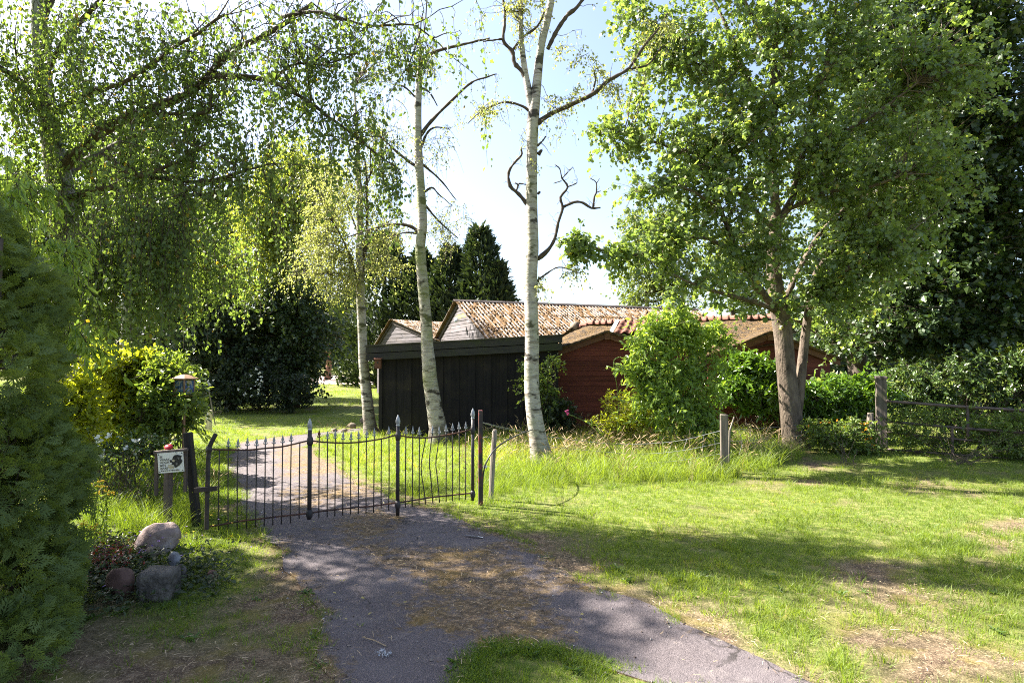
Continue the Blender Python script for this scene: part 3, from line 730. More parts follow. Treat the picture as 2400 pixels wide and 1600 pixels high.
s = Soup(); fw = fd * 1.55; s.prism([(0, 0), (rl_, 0), (rl_, RL[2] - .80), (0, RL[2] - .80)], 0, .1, V3(RL[0], RL[1], 0) + fw, norm(V3(rad_[0], rad_[1], 0)), -fd, UP); part('front_wall', s, M['red_board'], house)
ntl = int(rl_ / .17)
rt = Soup(); ring = [(math.cos(t), math.sin(t)) for t in np.linspace(-.15, math.pi + .15, 9)]
V = []
for (rr_, xx) in ((.110, 0), (.114, .15), (.130, .152), (.130, .20)):
    V += [V3(xx, c * rr_, s_ * rr_) for c, s_ in ring]
V += [V3(.0, c * .09, s_ * .09) for c, s_ in ring] + [V3(.20, c * .112, s_ * .112) for c, s_ in ring]
F = []
for a_, b_ in ((0, 1), (1, 2), (2, 3), (3, 5)):
    F += [(a_ * 9 + i, b_ * 9 + i, b_ * 9 + i + 1, a_ * 9 + i + 1) for i in range(8)]
F += [(i, i + 1, 36 + i + 1, 36 + i) for i in range(8)]
rt.add(V, F); rtm = rt.mesh('ridge_tile', smooth=True); rtm.materials.append(M['terracotta'])
yaw = math.atan2(rad_[1], rad_[0]); pit = -math.asin(rad_[2])
for k in range(ntl):
    p = RL + rad_ * (k * .17) + UP * (-.045 + R.normal() * .006 - .10 * max(0, 1 - k / 2.5) ** 2)
    share('ridge_tile', rtm, house, p, (0, pit + R.normal() * .015, yaw + R.normal() * .02), (1, .8, .78))
s = Soup(); s.lathe([(.02, -.14), (.10, -.10), (.135, 0), (.12, .10)], RL + UP * -.11, rad_, 12); part('hip_cap', s, M['stone_tan'], house, smooth=True)
# patch of pantiles beside the ridge
pt0 = RL + rad_ * (rl_ * .24) + fd * .10 + UP * .0
tl = Soup(); V = []
us = np.linspace(0, .21, 8)
for v in (0, .3):
    for u in us: V.append(V3(u, -v, .028 * math.sin(u / .21 * 2 * math.pi) + (.02 if v == 0 else .03)))
V += [v - V3(0, 0, .014) for v in V]
tl.add(V, [(i, 8 + i, 9 + i, i + 1) for i in range(7)] + [(8 + i, 24 + i, 25 + i, 9 + i) for i in range(7)] + [(0, 16, 24, 8), (7, 15, 31, 23)])
tlm = tl.mesh('pantile', smooth=True); tlm.materials.append(M['terracotta'])
sl_ang = math.atan2(.72, 1.75)
for r in range(3):
    for k in range(4):
        p = pt0 + rad_ * (k * .205) + fd * (r * .27) + UP * (-.04 - .72 * (r * .27 + .1) / 1.75 + .05)
        o = share('pantile', tlm, house, p, (sl_ang, 0, math.atan2(rad_[1], rad_[0])))
s = Soup(); s.prism([(0, 0), (.10, 0), (.10, -1.45), (0, -1.45)], -.01, .01, pt0 - rad_ * .12 + UP * .02, norm(V3(rad_[0], rad_[1], 0)), norm(np.cross(norm(fd * 1.75 + UP * -.72), rad_)) * -1, norm(fd * -1.75 + UP * .72)); part('verge_flashing', s, M['white_paint'], house)

# ------------------------------------------------------------------ tree tools
def spline(pts, n=8):
    P = np.asarray(pts, float); P = np.vstack([2 * P[0] - P[1], P, 2 * P[-1] - P[-2]]); out = []
    for i in range(1, len(P) - 2):
        a, b, c, d = P[i - 1:i + 3]
        for t in np.arange(n) / n:
            out.append(.5 * (2 * b + (c - a) * t + (2 * a - 5 * b + 4 * c - d) * t * t + (3 * b - a - 3 * c + d) * t ** 3))
    out.append(P[-2]); return np.array(out)
def pxline(pts):                 # [(px, py, depth[, radius px])]
    P = np.array([at(p[0], p[1], p[2]) for p in pts])
    r = np.array([p[3] * p[2] / FPX for p in pts]) if len(pts[0]) > 3 else None
    return P, r
def limb(soup, pts, n=6, sides=8, wob=0.0, cap=True):
    P, r = pxline(pts); Q = spline(P, n); rr = np.interp(np.linspace(0, 1, len(Q)), np.linspace(0, 1, len(P)), r)
    if wob: Q = Q + np.cumsum(R.normal(size=Q.shape), 0) * wob * .3 * np.linspace(0, 1, len(Q))[:, None]; rr = rr * (1 + .12 * R.normal(size=len(rr)))
    soup.tube(Q, rr, sides, cap)
    return Q
def blob(px, py, d, rx, ry, rd=None):
    k = d / FPX
    return (at(px, py, d), V3(rx * k, rd if rd else rx * k, ry * k))
def sample(blobs, n, shell=.5):
    vol = np.array([np.prod(b[1]) ** (2 / 3) for b in blobs]); cnt = R.multinomial(n, vol / vol.sum()); out = []
    for (c, r), k in zip(blobs, cnt):
        d = norm(R.normal(size=(k, 3))); out.append(c + d * r * (R.random(k) ** shell)[:, None])
    return np.concatenate(out)
def bez(S, T, lift, M=7):
    t = np.linspace(0, 1, M)[None, :, None]; mid = (S + T) / 2 + lift
    return (1 - t) ** 2 * S[:, None] + 2 * t * (1 - t) * mid[:, None] + t * t * T[:, None]
def wiggle(P, a):
    j = R.normal(size=P.shape) * a; j[:, 0] = 0
    return P + j
def crown(wood, leaf, skel, blobs, nb, nt, tl, nl, L, shape='quad', ratio=.75, up=.2, droop=.4, shell=.5, rb=.018, leafup=.8, tube_twigs=True, zmin=None, jit=.02):
    T = sample(blobs, nb, shell)
    if zmin is not None: T = T[T[:, 2] > zmin]
    D = np.linalg.norm(T[:, None] - skel[None], axis=2) + .9 * np.maximum(0, skel[None, :, 2] - T[:, None, 2])
    S = skel[D.argmin(1)]
    dist = np.linalg.norm(T - S, axis=1)
    P = wiggle(bez(S, T, np.stack([0 * dist, 0 * dist, dist * .12], 1)), .03)
    wood.tubes(P, (np.clip(dist, .3, 2.5) * rb)[:, None] * np.linspace(1, .25, P.shape[1])[None], 4)
    n, m = P.shape[:2]
    bi = np.repeat(np.arange(n), nt); t = .3 + .7 * R.random(n * nt); k = t * (m - 1); i0 = np.minimum(k.astype(int), m - 2); fr = (k - i0)[:, None]
    s0 = P[bi, i0] * (1 - fr) + P[bi, i0 + 1] * fr
    bd = norm(P[bi, i0 + 1] - P[bi, i0])
    d = norm(bd * .55 + norm(R.normal(size=s0.shape)) * .9 + V3(0, 0, up)); ln = tl * (.5 + .8 * R.random(len(s0)))
    q = np.linspace(0, 1, 4)[None, :, None]
    TW = s0[:, None] + d[:, None] * ln[:, None, None] * q + V3(0, 0, -1) * (droop * ln)[:, None, None] * q ** 2
    if tube_twigs: wood.tubes(TW[::2], np.array([.0045, .0035, .0025, .0015])[None], 3)
    ti = np.repeat(np.arange(len(TW)), nl); u = .15 + .85 * R.random(len(ti)); k = u * 3; i0 = np.minimum(k.astype(int), 2); fr = (k - i0)[:, None]
    p = TW[ti, i0] * (1 - fr) + TW[ti, i0 + 1] * fr + R.normal(size=(len(ti), 3)) * jit
    td = norm(TW[ti, 3] - TW[ti, 0])
    ld = norm(td * .5 + norm(R.normal(size=p.shape)) * .8 + V3(0, 0, -droop * .9))
    N = norm(V3(0, 0, leafup) + R.normal(size=p.shape) * .55)
    Ls = L * (.5 + .85 * R.random(len(p)))
    leaf.leaves(p, ld, N, Ls, Ls * ratio, shape)
def strands(wood, leaf, S, lo, hi, per_m, L, out=.25, ratio=.72, drift=(0, 0, 0), M=9):
    n = len(S); ln = lo + (hi - lo) * R.random(n) ** 1.4; t = np.linspace(0, 1, M)
    d = norm(R.normal(size=(n, 3)) * V3(1, 1, .1)) * out * (.3 + R.random(n))[:, None]
    P = S[:, None] + d[:, None] * np.sqrt(t)[None, :, None] + V3(0, 0, -1) * (ln[:, None] * t[None] ** 1.15)[:, :, None] + np.array(drift) * (t ** 2)[None, :, None] + R.normal(size=(n, M, 3)) * .012
    wood.tubes(P, np.linspace(.004, .0013, M)[None], 3)
    cnt = np.maximum(3, (ln * per_m).astype(int)); si = np.repeat(np.arange(n), cnt)
    u = R.random(len(si)) ** .8; k = u * (M - 1); i0 = np.minimum(k.astype(int), M - 2); fr = (k - i0)[:, None]
    p = P[si, i0] * (1 - fr) + P[si, i0 + 1] * fr + R.normal(size=(len(si), 3)) * .03
    ld = norm(R.normal(size=p.shape) * .5 + V3(0, 0, -.8)); N = norm(R.normal(size=p.shape) * V3(1, 1, .5))
    Ls = L * (.6 + .6 * R.random(len(p)))
    leaf.leaves(p, ld, N, Ls, Ls * ratio, 'quad')
def jag(S, d, ln, M=6, a=.08):
    P = S[:, None] + d[:, None] * (ln[:, None] * np.linspace(0, 1, M)[None])[:, :, None]
    return P + np.cumsum(R.normal(size=P.shape) * a * .3, 1) * (np.arange(M) > 0)[None, :, None]
def tree(name, label, pos, cat='tree', group=None):
    return thing(name, label, cat, V3(pos[0], pos[1], 0), group)

# --- big weeping birch, left, close
wd, lf = Soup(), Soup()
base = ground(182, 1110); T0 = base.copy()
Q = limb(wd, [(190, 1130, 8.0, 40), (180, 1000, 8.0, 32), (165, 800, 8.0, 30), (153, 640, 8.0, 30), (150, 500, 8.0, 29), (135, 400, 8.0, 26), (112, 270, 8.0, 20), (95, 120, 8.0, 17), (92, -60, 8.0, 14), (100, -350, 8.0, 9), (100, -700, 8.1, 4)], 6, 12)
tb = tree('weeping_birch', 'big weeping birch at the far left with hanging leafy strands and dark spreading limbs', T0)
part('trunk', wd, M['birch_dark'], tb, smooth=True)
tw, SK = Soup(), [Q[20:]]
LB = [
 [(142, 400, 8.0, 13), (240, 306, 7.7, 12), (330, 262, 7.5, 11), (420, 226, 7.3, 10), (470, 186, 7.2, 9), (520, 122, 7.1, 8), (590, 85, 7.0, 7), (660, 40, 6.9, 6), (720, -10, 6.9, 4.5)],
 [(470, 186, 7.2, 6.5), (560, 180, 7.0, 6.5), (640, 191, 6.9, 5.5), (720, 232, 6.8, 4.5), (790, 280, 6.8, 3.4), (860, 335, 6.8, 2.5), (930, 385, 6.8, 1.5)],
 [(640, 190, 6.9, 4), (690, 152, 6.8, 3.4), (760, 152, 6.7, 2.6), (850, 120, 6.7, 1.6)],
 [(660, 40, 6.9, 4.5), (740, 28, 6.7, 4), (800, 45, 6.6, 3.3), (870, 62, 6.6, 2.8), (960, 62, 6.6, 2), (1010, 95, 6.6, 1.2)],
 [(150, 470, 8.0, 8), (220, 445, 7.8, 7), (270, 436, 7.7, 5)],
 [(250, 365, 7.8, 7), (300, 405, 7.4, 6), (340, 408, 7.2, 5), (400, 384, 7.1, 4.5), (450, 360, 7.0, 3), (500, 330, 7.0, 2)],
 [(300, 405, 7.4, 5), (420, 425, 7.2, 4.5), (500, 425, 7.0, 4), (560, 410, 6.9, 3), (640, 395, 6.9, 2)],
 [(300, 262, 7.5, 5), (390, 266, 7.2, 5), (480, 258, 7.0, 4), (490, 205, 7.0, 2.5)],
 [(410, 460, 7.2, 4.5), (470, 458, 7.0, 4), (530, 462, 6.9, 2.5)],
 [(112, 270, 8.0, 8), (200, 220, 7.4, 7), (290, 190, 7.0, 5), (400, 110, 6.8, 4), (520, 30, 6.6, 3)],
 [(118, 300, 8.0, 9), (60, 200, 7.5, 7), (-40, 140, 7.0, 5), (-160, 120, 6.6, 3)],
 [(100, 180, 8.0, 8), (180, 60, 7.5, 6), (290, -40, 7.2, 5), (430, -120, 7.0, 3)],
 [(95, 60, 8.0, 8), (180, -120, 8.2, 6), (320, -260, 8.4, 5), (520, -330, 8.6, 3)],
 [(98, -100, 8.0, 8), (0, -260, 8.0, 6), (-180, -330, 8.0, 3)],
 [(98, -250, 8.0, 7), (230, -420, 7.6, 5), (420, -520, 7.2, 3)],
 [(140, 420, 8.0, 9), (230, 360, 9.0, 7), (370, 300, 9.8, 5), (520, 260, 10.2, 3)],
 [(150, 560, 8.0, 6), (240, 540, 8.6, 5), (330, 560, 9.0, 3)],
]
for q in LB: SK.append(limb(tw, q, 6, 7, .02))
SKA = np.concatenate(SK)
for s in SK[1:]:
    L_ = len(s); nb_ = max(6, int(L_ * .8)); i = R.integers(3, L_, nb_)
    d = norm(norm(R.normal(size=(nb_, 3))) + V3(0.15, -.1, .15)); P = jag(s[i], d, .35 + .7 * R.random(nb_), 6, .07)
    tw.tubes(P, np.linspace(.009, .002, 6)[None], 4)
    st_ = P[:, 2:].reshape(-1, 3); st_ = st_[R.random(len(st_)) < .62]
    strands(tw, lf, st_, .15, 1.0, 30, .060, .16)
    i2 = R.integers(2, L_, int(L_ * .9)); strands(tw, lf, s[i2], .12, .7, 30, .060, .2)
# dense hanging curtains
for bl, n, lo, hi in (
    ([blob(70, 150, 7.4, 170, 200, .7), blob(60, 420, 7.6, 130, 120, .6)], 330, .4, 1.3),
    ([blob(330, 500, 6.9, 130, 60, .5), blob(250, 560, 7.2, 110, 60, .5)], 300, .6, 1.55),
    ([blob(420, 330, 7.2, 190, 130, .6)], 120, .3, .8),
    ([blob(330, 90, 7.1, 260, 110, .7)], 200, .3, 1.0),
    ([blob(470, 560, 7.8, 90, 70, .5)], 90, .5, 1.3),
    ([blob(600, 330, 7.0, 90, 50, .4)], 40, .3, .9),
    ([blob(560, 600, 8.6, 60, 60, .4)], 45, .4, 1.0),
    ([blob(940, 110, 6.6, 75, 40, .25)], 40, .2, .55),
    ([blob(880, 300, 6.8, 70, 110, .3), blob(800, 250, 6.8, 70, 70, .3)], 62, .25, .8),
    ([blob(910, 430, 6.9, 40, 60, .25)], 26, .2, .7),
    ([blob(740, 120, 6.8, 110, 60, .3)], 40, .2, .7),
    ([blob(0, -150, 8.0, 330, 170, 1.6), blob(250, -330, 8.0, 330, 150, 1.6)], 105, .4, 1.3),
    ([blob(-60, 330, 8.0, 110, 260, .8)], 40, .4, 1.4),
    ([(V3(-3.6, 6.3, 7.6), V3(2.2, 1.4, 1.0)), (V3(-1.2, 6.6, 8.4), V3(1.6, 1.0, .8)), (V3(-5.5, 9.3, 9.0), V3(2.0, 1.4, 1.0))], 84, .3, 1.0)):
    strands(tw, lf, sample(bl, int(n * 1.06), .4), lo, hi, 27, .060, .15)
part('limbs', tw, M['twig'], tb, smooth=True)
part('crown', lf, M['leaf_birch'], tb)

# --- slender pale-leaved birch beside the shed's left end
wd, lf, tw = Soup(), Soup(), Soup()
d = 13.35
Q = limb(wd, [(872, 1025, d, 22), (866, 990, d, 15), (860, 930, d, 13), (852, 850, d, 11.5), (849, 780, d, 10.5), (845, 690, d, 10), (843, 600, d, 9), (844, 500, d, 8), (840, 400, d, 6), (836, 300, d, 4), (830, 200, d, 2)], 6, 10)
tb = tree('pale_birch', 'slender birch with wispy pale yellow-green leaves at the left end of the black shed', ground(872, 1017))
part('trunk', wd, M['birch'], tb, smooth=True)
sk = [Q[18:]]
for q in ([(846, 660, d, 5), (858, 560, d, 4.5), (858, 470, d, 3.5), (850, 380, d, 2.5)], [(846, 690, d, 4), (820, 600, d - .3, 3), (780, 520, d - .5, 2)], [(844, 620, d, 3), (880, 540, d, 2.4), (940, 500, d, 1.2)], [(844, 560, d, 3), (800, 440, d + .4, 2), (770, 330, d + .6, 1)], [(842, 470, d, 3), (880, 380, d, 2), (905, 300, d, 1)]):
    sk.append(limb(tw, q, 5, 6, .02))
crown(tw, lf, np.concatenate(sk), [blob(770, 470, d - .3, 75, 130, .9), blob(770, 600, d - .4, 90, 80, .9), blob(845, 380, d, 70, 150, .8), blob(880, 560, d, 75, 100, .8), blob(820, 650, d - .5, 90, 50, .8), blob(930, 620, d + .2, 50, 70, .6), blob(715, 570, d - .4, 50, 110, .6), blob(690, 640, d - .4, 40, 40, .4), blob(740, 420, d - .3, 40, 90, .6)], 150, 10, .36, 11, .046, 'quad', .7, 0, .8, .6, .010)
strands(tw, lf, sample([blob(830, 450, d, 130, 170, 1.0), blob(800, 620, d - .4, 120, 60, .8)], 170, .5), .2, .7, 30, .042, .12)
crown(tw, lf, np.concatenate(sk), [blob(890, 250, d, 80, 180, .9), blob(930, 130, d + .5, 90, 120, .8)], 50, 9, .4, 4, .036, 'quad', .7, .3, .3, .5, .006)
part('limbs', tw, M['twig'], tb, smooth=True); part('crown', lf, M['leaf_birch_pale'], tb)

# --- middle birch, crooked foot, in front of the shed
wd, tw, lf = Soup(), Soup(), Soup(); d = 11.9
Q = limb(wd, [(1032, 1040, d, 30), (1026, 1000, d, 21), (1018, 955, d, 18.5), (1008, 890, d, 17), (1005, 850, d, 16), (1001, 810, d, 14.5), (1000, 770, d, 13.5), (994, 700, d, 13), (989, 640, d, 12.5), (985, 580, d, 12), (990, 520, d, 11.5), (985, 430, d, 10.5), (980, 340, d, 9.5), (979, 260, d, 9), (982, 190, d, 8), (986, 130, d, 5)], 6, 12)
tb = tree('birch', 'middle birch with crooked green-stained foot and broken top, in front of the black shed', ground(1032, 1036))
part('trunk', wd, M['birch_green'], tb, smooth=True)
sk = []
for q in ([(984, 320, d, 5), (1010, 285, d, 4), (1060, 235, d, 3.2), (1105, 195, d, 2.5), (1140, 184, d, 2), (1164, 179, d, 1.2)], [(986, 150, d, 5), (1012, 125, d, 4), (1060, 112, d, 3.2), (1110, 102, d, 2.6), (1150, 92, d, 2)],
          [(986, 350, d, 3.5), (1000, 315, d, 3), (1020, 300, d, 2), (1055, 305, d, 1.2)], [(990, 455, d, 3), (1012, 440, d, 2.4), (1028, 455, d, 1.6), (1060, 480, d, 1)],
          [(988, 552, d, 5), (965, 532, d, 4), (930, 526, d, 3.4), (880, 535, d, 2.6), (815, 556, d, 1.4)], [(982, 395, d, 4), (940, 365, d, 3.4), (890, 320, d, 2.4), (850, 280, d, 1.4)], [(980, 235, d, 3.2), (950, 205, d, 2.4), (930, 200, d, 1.4)],
          [(985, 205, d, 2.6), (1005, 215, d, 2), (1025, 245, d, 1.4)], [(978, 180, d, 3), (955, 175, d, 2)], [(986, 140, d, 4), (984, 100, d, 2.6), (978, 60, d, 1.4)], [(988, 548, d, 3), (950, 545, d, 2.2), (915, 555, d, 1.2)],
          [(988, 470, d, 3), (1030, 520, d + .3, 2), (1075, 560, d + .4, 1.2)], [(984, 380, d, 3), (1030, 420, d + .3, 1.8), (1070, 470, d + .4, 1)]):
    sk.append(limb(tw, q, 5, 6, .012))
SKm = np.concatenate(sk)
crown(tw, lf, SKm, [blob(1010, 130, d, 45, 60, .5), blob(1040, 330, d, 50, 80, .6), blob(1030, 540, d + .3, 60, 60, .6), blob(930, 340, d, 50, 70, .5), blob(1075, 510, d + .4, 45, 40, .4), blob(900, 545, d, 50, 25, .4)], 60, 9, .4, 5, .04, 'quad', .7, 0, .8, .6, .007)
strands(tw, lf, SKm[R.integers(0, len(SKm), 70)], .15, .55, 22, .04, .12)
part('limbs', tw, M['twig'], tb, smooth=True); part('crown', lf, M['leaf_birch_pale'], tb)

# --- right-hand birch, nearest, forked above
wd, tw, lf, dead = Soup(), Soup(), Soup(), Soup(); d = 9.6
Q = limb(wd, [(1276, 1096, d, 36), (1268, 1065, d, 26), (1260, 1020, d, 20), (1252, 970, d, 18.5), (1247, 920, d, 17.5), (1246, 860, d, 17), (1247, 800, d, 16.5), (1245, 720, d, 15.5), (1244, 640, d, 15.5), (1248, 580, d, 14.5), (1246, 500, d, 14), (1246, 420, d, 13), (1247, 340, d, 13), (1250, 275, d, 14), (1259, 190, d, 10.5), (1268, 110, d, 9), (1284, 40, d, 9), (1295, -30, d, 8), (1310, -250, d, 6), (1320, -500, d, 3)], 6, 12)
sk = [limb(wd, [(1250, 280, d, 9), (1238, 210, d, 8), (1228, 150, d, 7), (1221, 80, d, 6), (1220, 0, d, 5.5), (1222, -120, d, 4), (1215, -300, d, 2)], 6, 8), Q[60:]]
tb = tree('birch', 'nearest birch with pale forked trunk and dead bare side branches, right of the gate', ground(1274, 1092))
part('trunk', wd, M['birch'], tb, smooth=True)
for q in ([(1256, 290, d, 7), (1290, 268, d, 6), (1330, 250, d, 5.5), (1390, 222, d, 5), (1430, 190, d, 4.5), (1480, 162, d, 4), (1510, 120, d, 3.2), (1550, 70, d, 2.2), (1570, 40, d, 1.5)], [(1480, 162, d, 2.5), (1520, 150, d, 2), (1550, 110, d, 1.4)],
          [(1388, 222, d, 2.6), (1394, 190, d, 2.2), (1392, 165, d, 1.4)],
          [(1248, 225, d, 6), (1228, 175, d, 6), (1206, 148, d, 5.5), (1200, 120, d, 5), (1178, 95, d, 4), (1182, 50, d, 3.4), (1178, 0, d, 3), (1160, -60, d, 2)], [(1200, 120, d, 3.2), (1225, 88, d, 3), (1258, 60, d, 2.6), (1275, 20, d, 2)],
          [(1180, 15, d, 2.6), (1210, 40, d, 2.2), (1225, 60, d, 1.5)], [(1176, 92, d, 2.4), (1150, 96, d, 2), (1130, 100, d, 1.4)],
          [(1284, 115, d, 5), (1305, 72, d, 5), (1330, 35, d, 5), (1352, 15, d, 4), (1375, -15, d, 3.4), (1420, -80, d, 2)],
          [(1248, 268, d, 4), (1225, 250, d, 3.2), (1180, 240, d, 2.4), (1130, 262, d, 1.6), (1095, 290, d, 1)],
          [(1256, 660, d, 2.6), (1275, 645, d, 2.2), (1310, 625, d, 1.6), (1360, 640, d, 1)], [(1250, 350, d, 3), (1268, 335, d, 2.4), (1280, 320, d, 1.4)],
          [(1295, -60, d, 4), (1240, -160, d, 3), (1150, -200, d, 2)], [(1300, -120, d, 4), (1390, -200, d, 3), (1470, -230, d, 2)]):
    sk.append(limb(tw, q, 5, 7, .014))
SKr = np.concatenate(sk)
for q in ([(1243, 500, d, 5.5), (1236, 480, d, 5), (1216, 455, d, 4.5), (1196, 436, d, 4.2), (1192, 405, d, 3.6), (1206, 382, d, 3), (1222, 365, d, 2.4), (1221, 349, d, 2)], [(1210, 448, d, 2.6), (1214, 434, d, 2.2), (1208, 428, d, 1.4)], [(1212, 440, d, 2), (1218, 430, d, 1.8), (1236, 433, d, 1)],
          [(1260, 608, d, 5.5), (1285, 585, d, 4.8), (1300, 558, d, 4.6), (1308, 520, d, 4.2), (1318, 486, d, 4), (1312, 462, d, 3.4), (1330, 438, d, 2.8), (1318, 418, d, 2.2), (1312, 395, d, 1.6), (1300, 385, d, 1)], [(1318, 486, d, 3.6), (1346, 474, d, 3.4), (1366, 476, d, 3), (1386, 488, d, 2.8), (1408, 488, d, 1.8)],
          [(1390, 486, d, 2.6), (1393, 462, d, 2.2), (1398, 450, d, 2), (1396, 428, d, 1.5), (1382, 418, d, .9)], [(1396, 452, d, 1.5), (1408, 447, d, 1)], [(1398, 430, d, 1.2), (1405, 418, d, .8)],
          [(1330, 438, d, 1.8), (1350, 430, d, 1.2), (1352, 422, d, .8)], [(1318, 418, d, 1.6), (1332, 402, d, 1.2), (1342, 392, d, .8)], [(1316, 424, d, 1.4), (1298, 430, d, 1)],
          [(1262, 362, d, 6), (1270, 352, d, 3)], [(1244, 620, d, 4), (1232, 600, d, 2)], [(1260, 455, d, 4), (1266, 450, d, 2.5)]):
    limb(dead, q, 3, 6, .008)
dq = np.concatenate(dead.v); i = R.integers(0, len(dq), 46); dead.tubes(jag(dq[i], norm(R.normal(size=(46, 3)) + V3(0, 0, .25)), .06 + .16 * R.random(46), 5, .05), np.linspace(.004, .0012, 5)[None], 4)
i = R.integers(0, len(SKr), 60); P = jag(SKr[i], norm(R.normal(size=(60, 3)) + V3(0, 0, .1)), .2 + .35 * R.random(60), 5, .06); tw.tubes(P, np.linspace(.006, .002, 5)[None], 4)
strands(tw, lf, P[:, 2:].reshape(-1, 3)[R.random(180) < .5], .08, .40, 34, .042, .10)
crown(tw, lf, SKr, [blob(1330, 240, d, 60, 40, .4), blob(1440, 190, d, 70, 60, .5), blob(1160, 255, d, 70, 35, .4), blob(1310, 640, d, 55, 25, .35), blob(1265, 660, d, 22, 40, .3), blob(1220, 30, d, 80, 60, .4), blob(1340, 110, d, 50, 60, .4), blob(1540, 80, d, 60, 70, .5)], 58, 8, .24, 9, .042, 'quad', .72, 0, .7, .5, .006)
strands(tw, lf, sample([blob(1100, 265, d, 45, 30, .3), blob(1110, 30, d, 30, 30, .3), blob(1300, 300, d, 70, 20, .3)], 26, .5), .1, .4, 34, .042, .08)
crown(tw, lf, SKr, [blob(1300, -220, d, 230, 130, 1.4)], 60, 9, .3, 12, .045, 'quad', .72, 0, .7, .5, .006)
part('limbs', tw, M['twig'], tb, smooth=True); part('dead_branches', dead, M['twig'], tb, smooth=True, label='bare dead twisted branches')
part('crown', lf, M['leaf_birch_pale'], tb)

# --- maple on the right
wd, tw, lf = Soup(), Soup(), Soup(); d = 11.2; base = ground(1866, 1058)
Q = limb(wd, [(1870, 1068, d, 38), (1863, 1035, d, 28), (1855, 980, d, 24), (1848, 920, d, 22), (1842, 860, d, 21), (1836, 790, d, 20.5), (1828, 730, d, 21), (1816, 660, d, 17), (1814, 590, d, 15.5), (1818, 530, d, 14), (1816, 460, d, 10), (1812, 380, d, 9), (1812, 260, d, 8), (1815, 120, d, 7), (1825, -60, d, 5), (1830, -300, d, 3)], 6, 12)
S2 = limb(wd, [(1862, 1010, d + .05, 12), (1872, 930, d + .1, 12), (1880, 850, d + .12, 11), (1888, 780, d + .1, 10), (1900, 700, d, 9), (1915, 640, d, 9), (1945, 590, d, 7), (2000, 520, d, 5)], 5, 9)
tb = tree('maple', 'broad leafy maple with several stems, right of the red house', base)
part('trunk', wd, M['maple_bark'], tb, smooth=True)
sk = [Q[36:], S2[20:]]
for q in ([(1828, 735, d, 11), (1790, 690, d - .2, 10), (1760, 655, d - .3, 9), (1745, 615, d - .4, 8), (1720, 570, d - .5, 7), (1680, 480, d - .6, 5), (1640, 400, d - .7, 3)], [(1826, 730, d, 7), (1760, 705, d - .4, 6), (1700, 690, d - .8, 5), (1640, 668, d - 1.1, 3.5), (1580, 640, d - 1.3, 2)],
          [(1745, 615, d - .4, 5), (1660, 560, d - .8, 4.5), (1570, 570, d - 1.2, 3.5), (1480, 600, d - 1.4, 3), (1410, 588, d - 1.5, 2.4), (1340, 555, d - 1.6, 1.5)], [(1818, 530, d, 9), (1850, 480, d, 9), (1870, 420, d, 7), (1890, 320, d, 6), (1930, 180, d, 5), (1960, 40, d, 3)],
          [(1818, 540, d, 7), (1780, 505, d - .2, 6), (1700, 420, d - .4, 5), (1620, 370, d - .5, 4), (1520, 330, d - .6, 3), (1420, 300, d - .6, 1.6)], [(1832, 720, d, 8), (1850, 680, d + .2, 7), (1880, 620, d + .4, 6), (1930, 540, d + .6, 5), (2010, 470, d + .8, 4), (2120, 430, d + 1, 2)],
          [(1880, 420, d, 6), (1960, 330, d - .3, 5), (2050, 270, d - .5, 4), (2150, 200, d - .6, 2)], [(1812, 400, d, 6), (1750, 300, d, 5), (1690, 200, d, 4), (1600, 100, d, 3), (1500, 40, d, 2)], [(1814, 300, d, 6), (1750, 180, d + .4, 5), (1700, 60, d + .6, 4), (1640, -60, d + .8, 3)],
          [(1900, 700, d, 8), (1950, 660, d - .3, 6), (2020, 610, d - .6, 4), (2100, 580, d - .9, 2)], [(1850, 490, d, 6), (1940, 450, d - .4, 5), (2030, 440, d - .8, 4), (2110, 410, d - 1.1, 2.4)],
          [(1815, 200, d, 5), (1880, 60, d + .5, 4), (1960, -80, d + .8, 3)], [(1815, 160, d, 5), (1720, -40, d - .4, 4), (1600, -160, d - .8, 3)], [(1690, 490, d - .6, 4), (1600, 440, d - 1.0, 3), (1510, 440, d - 1.2, 2)]):
    sk.append(limb(tw, q, 5, 7, .02))
SKp = np.concatenate(sk)
crown(tw, lf, SKp, [blob(1600, 330, d - .5, 170, 100, 1.1), blob(1440, 300, d - .6, 70, 40, .6), blob(1560, 150, d - .2, 110, 110, 1.1), blob(1720, 120, d, 200, 170, 1.4), blob(1950, 120, d, 200, 180, 1.4), blob(1680, 480, d - .8, 180, 110, 1.0),
                    blob(1850, 330, d - .4, 230, 170, 1.3), blob(2050, 400, d - .5, 170, 150, 1.2), blob(1560, 560, d - 1.1, 110, 70, .7), blob(1640, 660, d - 1.1, 100, 50, .6), blob(1980, 600, d - .5, 150, 90, 1.0), blob(1740, 620, d - .9, 120, 60, .7),
                    blob(1480, 40, d, 60, 70, .7), blob(1780, -150, d, 330, 160, 1.8), blob(2130, 200, d - .2, 140, 150, 1.0), blob(1530, 440, d - .9, 80, 60, .6), blob(1700, 300, d - .6, 130, 120, .9), blob(1840, 560, d - .9, 120, 60, .6), blob(2080, 600, d - .6, 110, 90, .8), blob(1930, 690, d - .5, 90, 50, .6), blob(2190, 420, d - .4, 110, 140, .8), blob(2000, 700, d + .6, 110, 60, .6), blob(1480, 330, d - .6, 90, 60, .6), blob(1500, 180, d - .4, 60, 70, .6), blob(1950, 800, d + .7, 70, 45, .4), blob(1700, 720, d - .6, 60, 25, .4), blob(2240, 300, d - .2, 90, 120, .8), blob(2230, 120, d, 120, 120, .9)], 960, 7, .48, 9, .088, 'maple', .95, .15, .45, .5, .010)
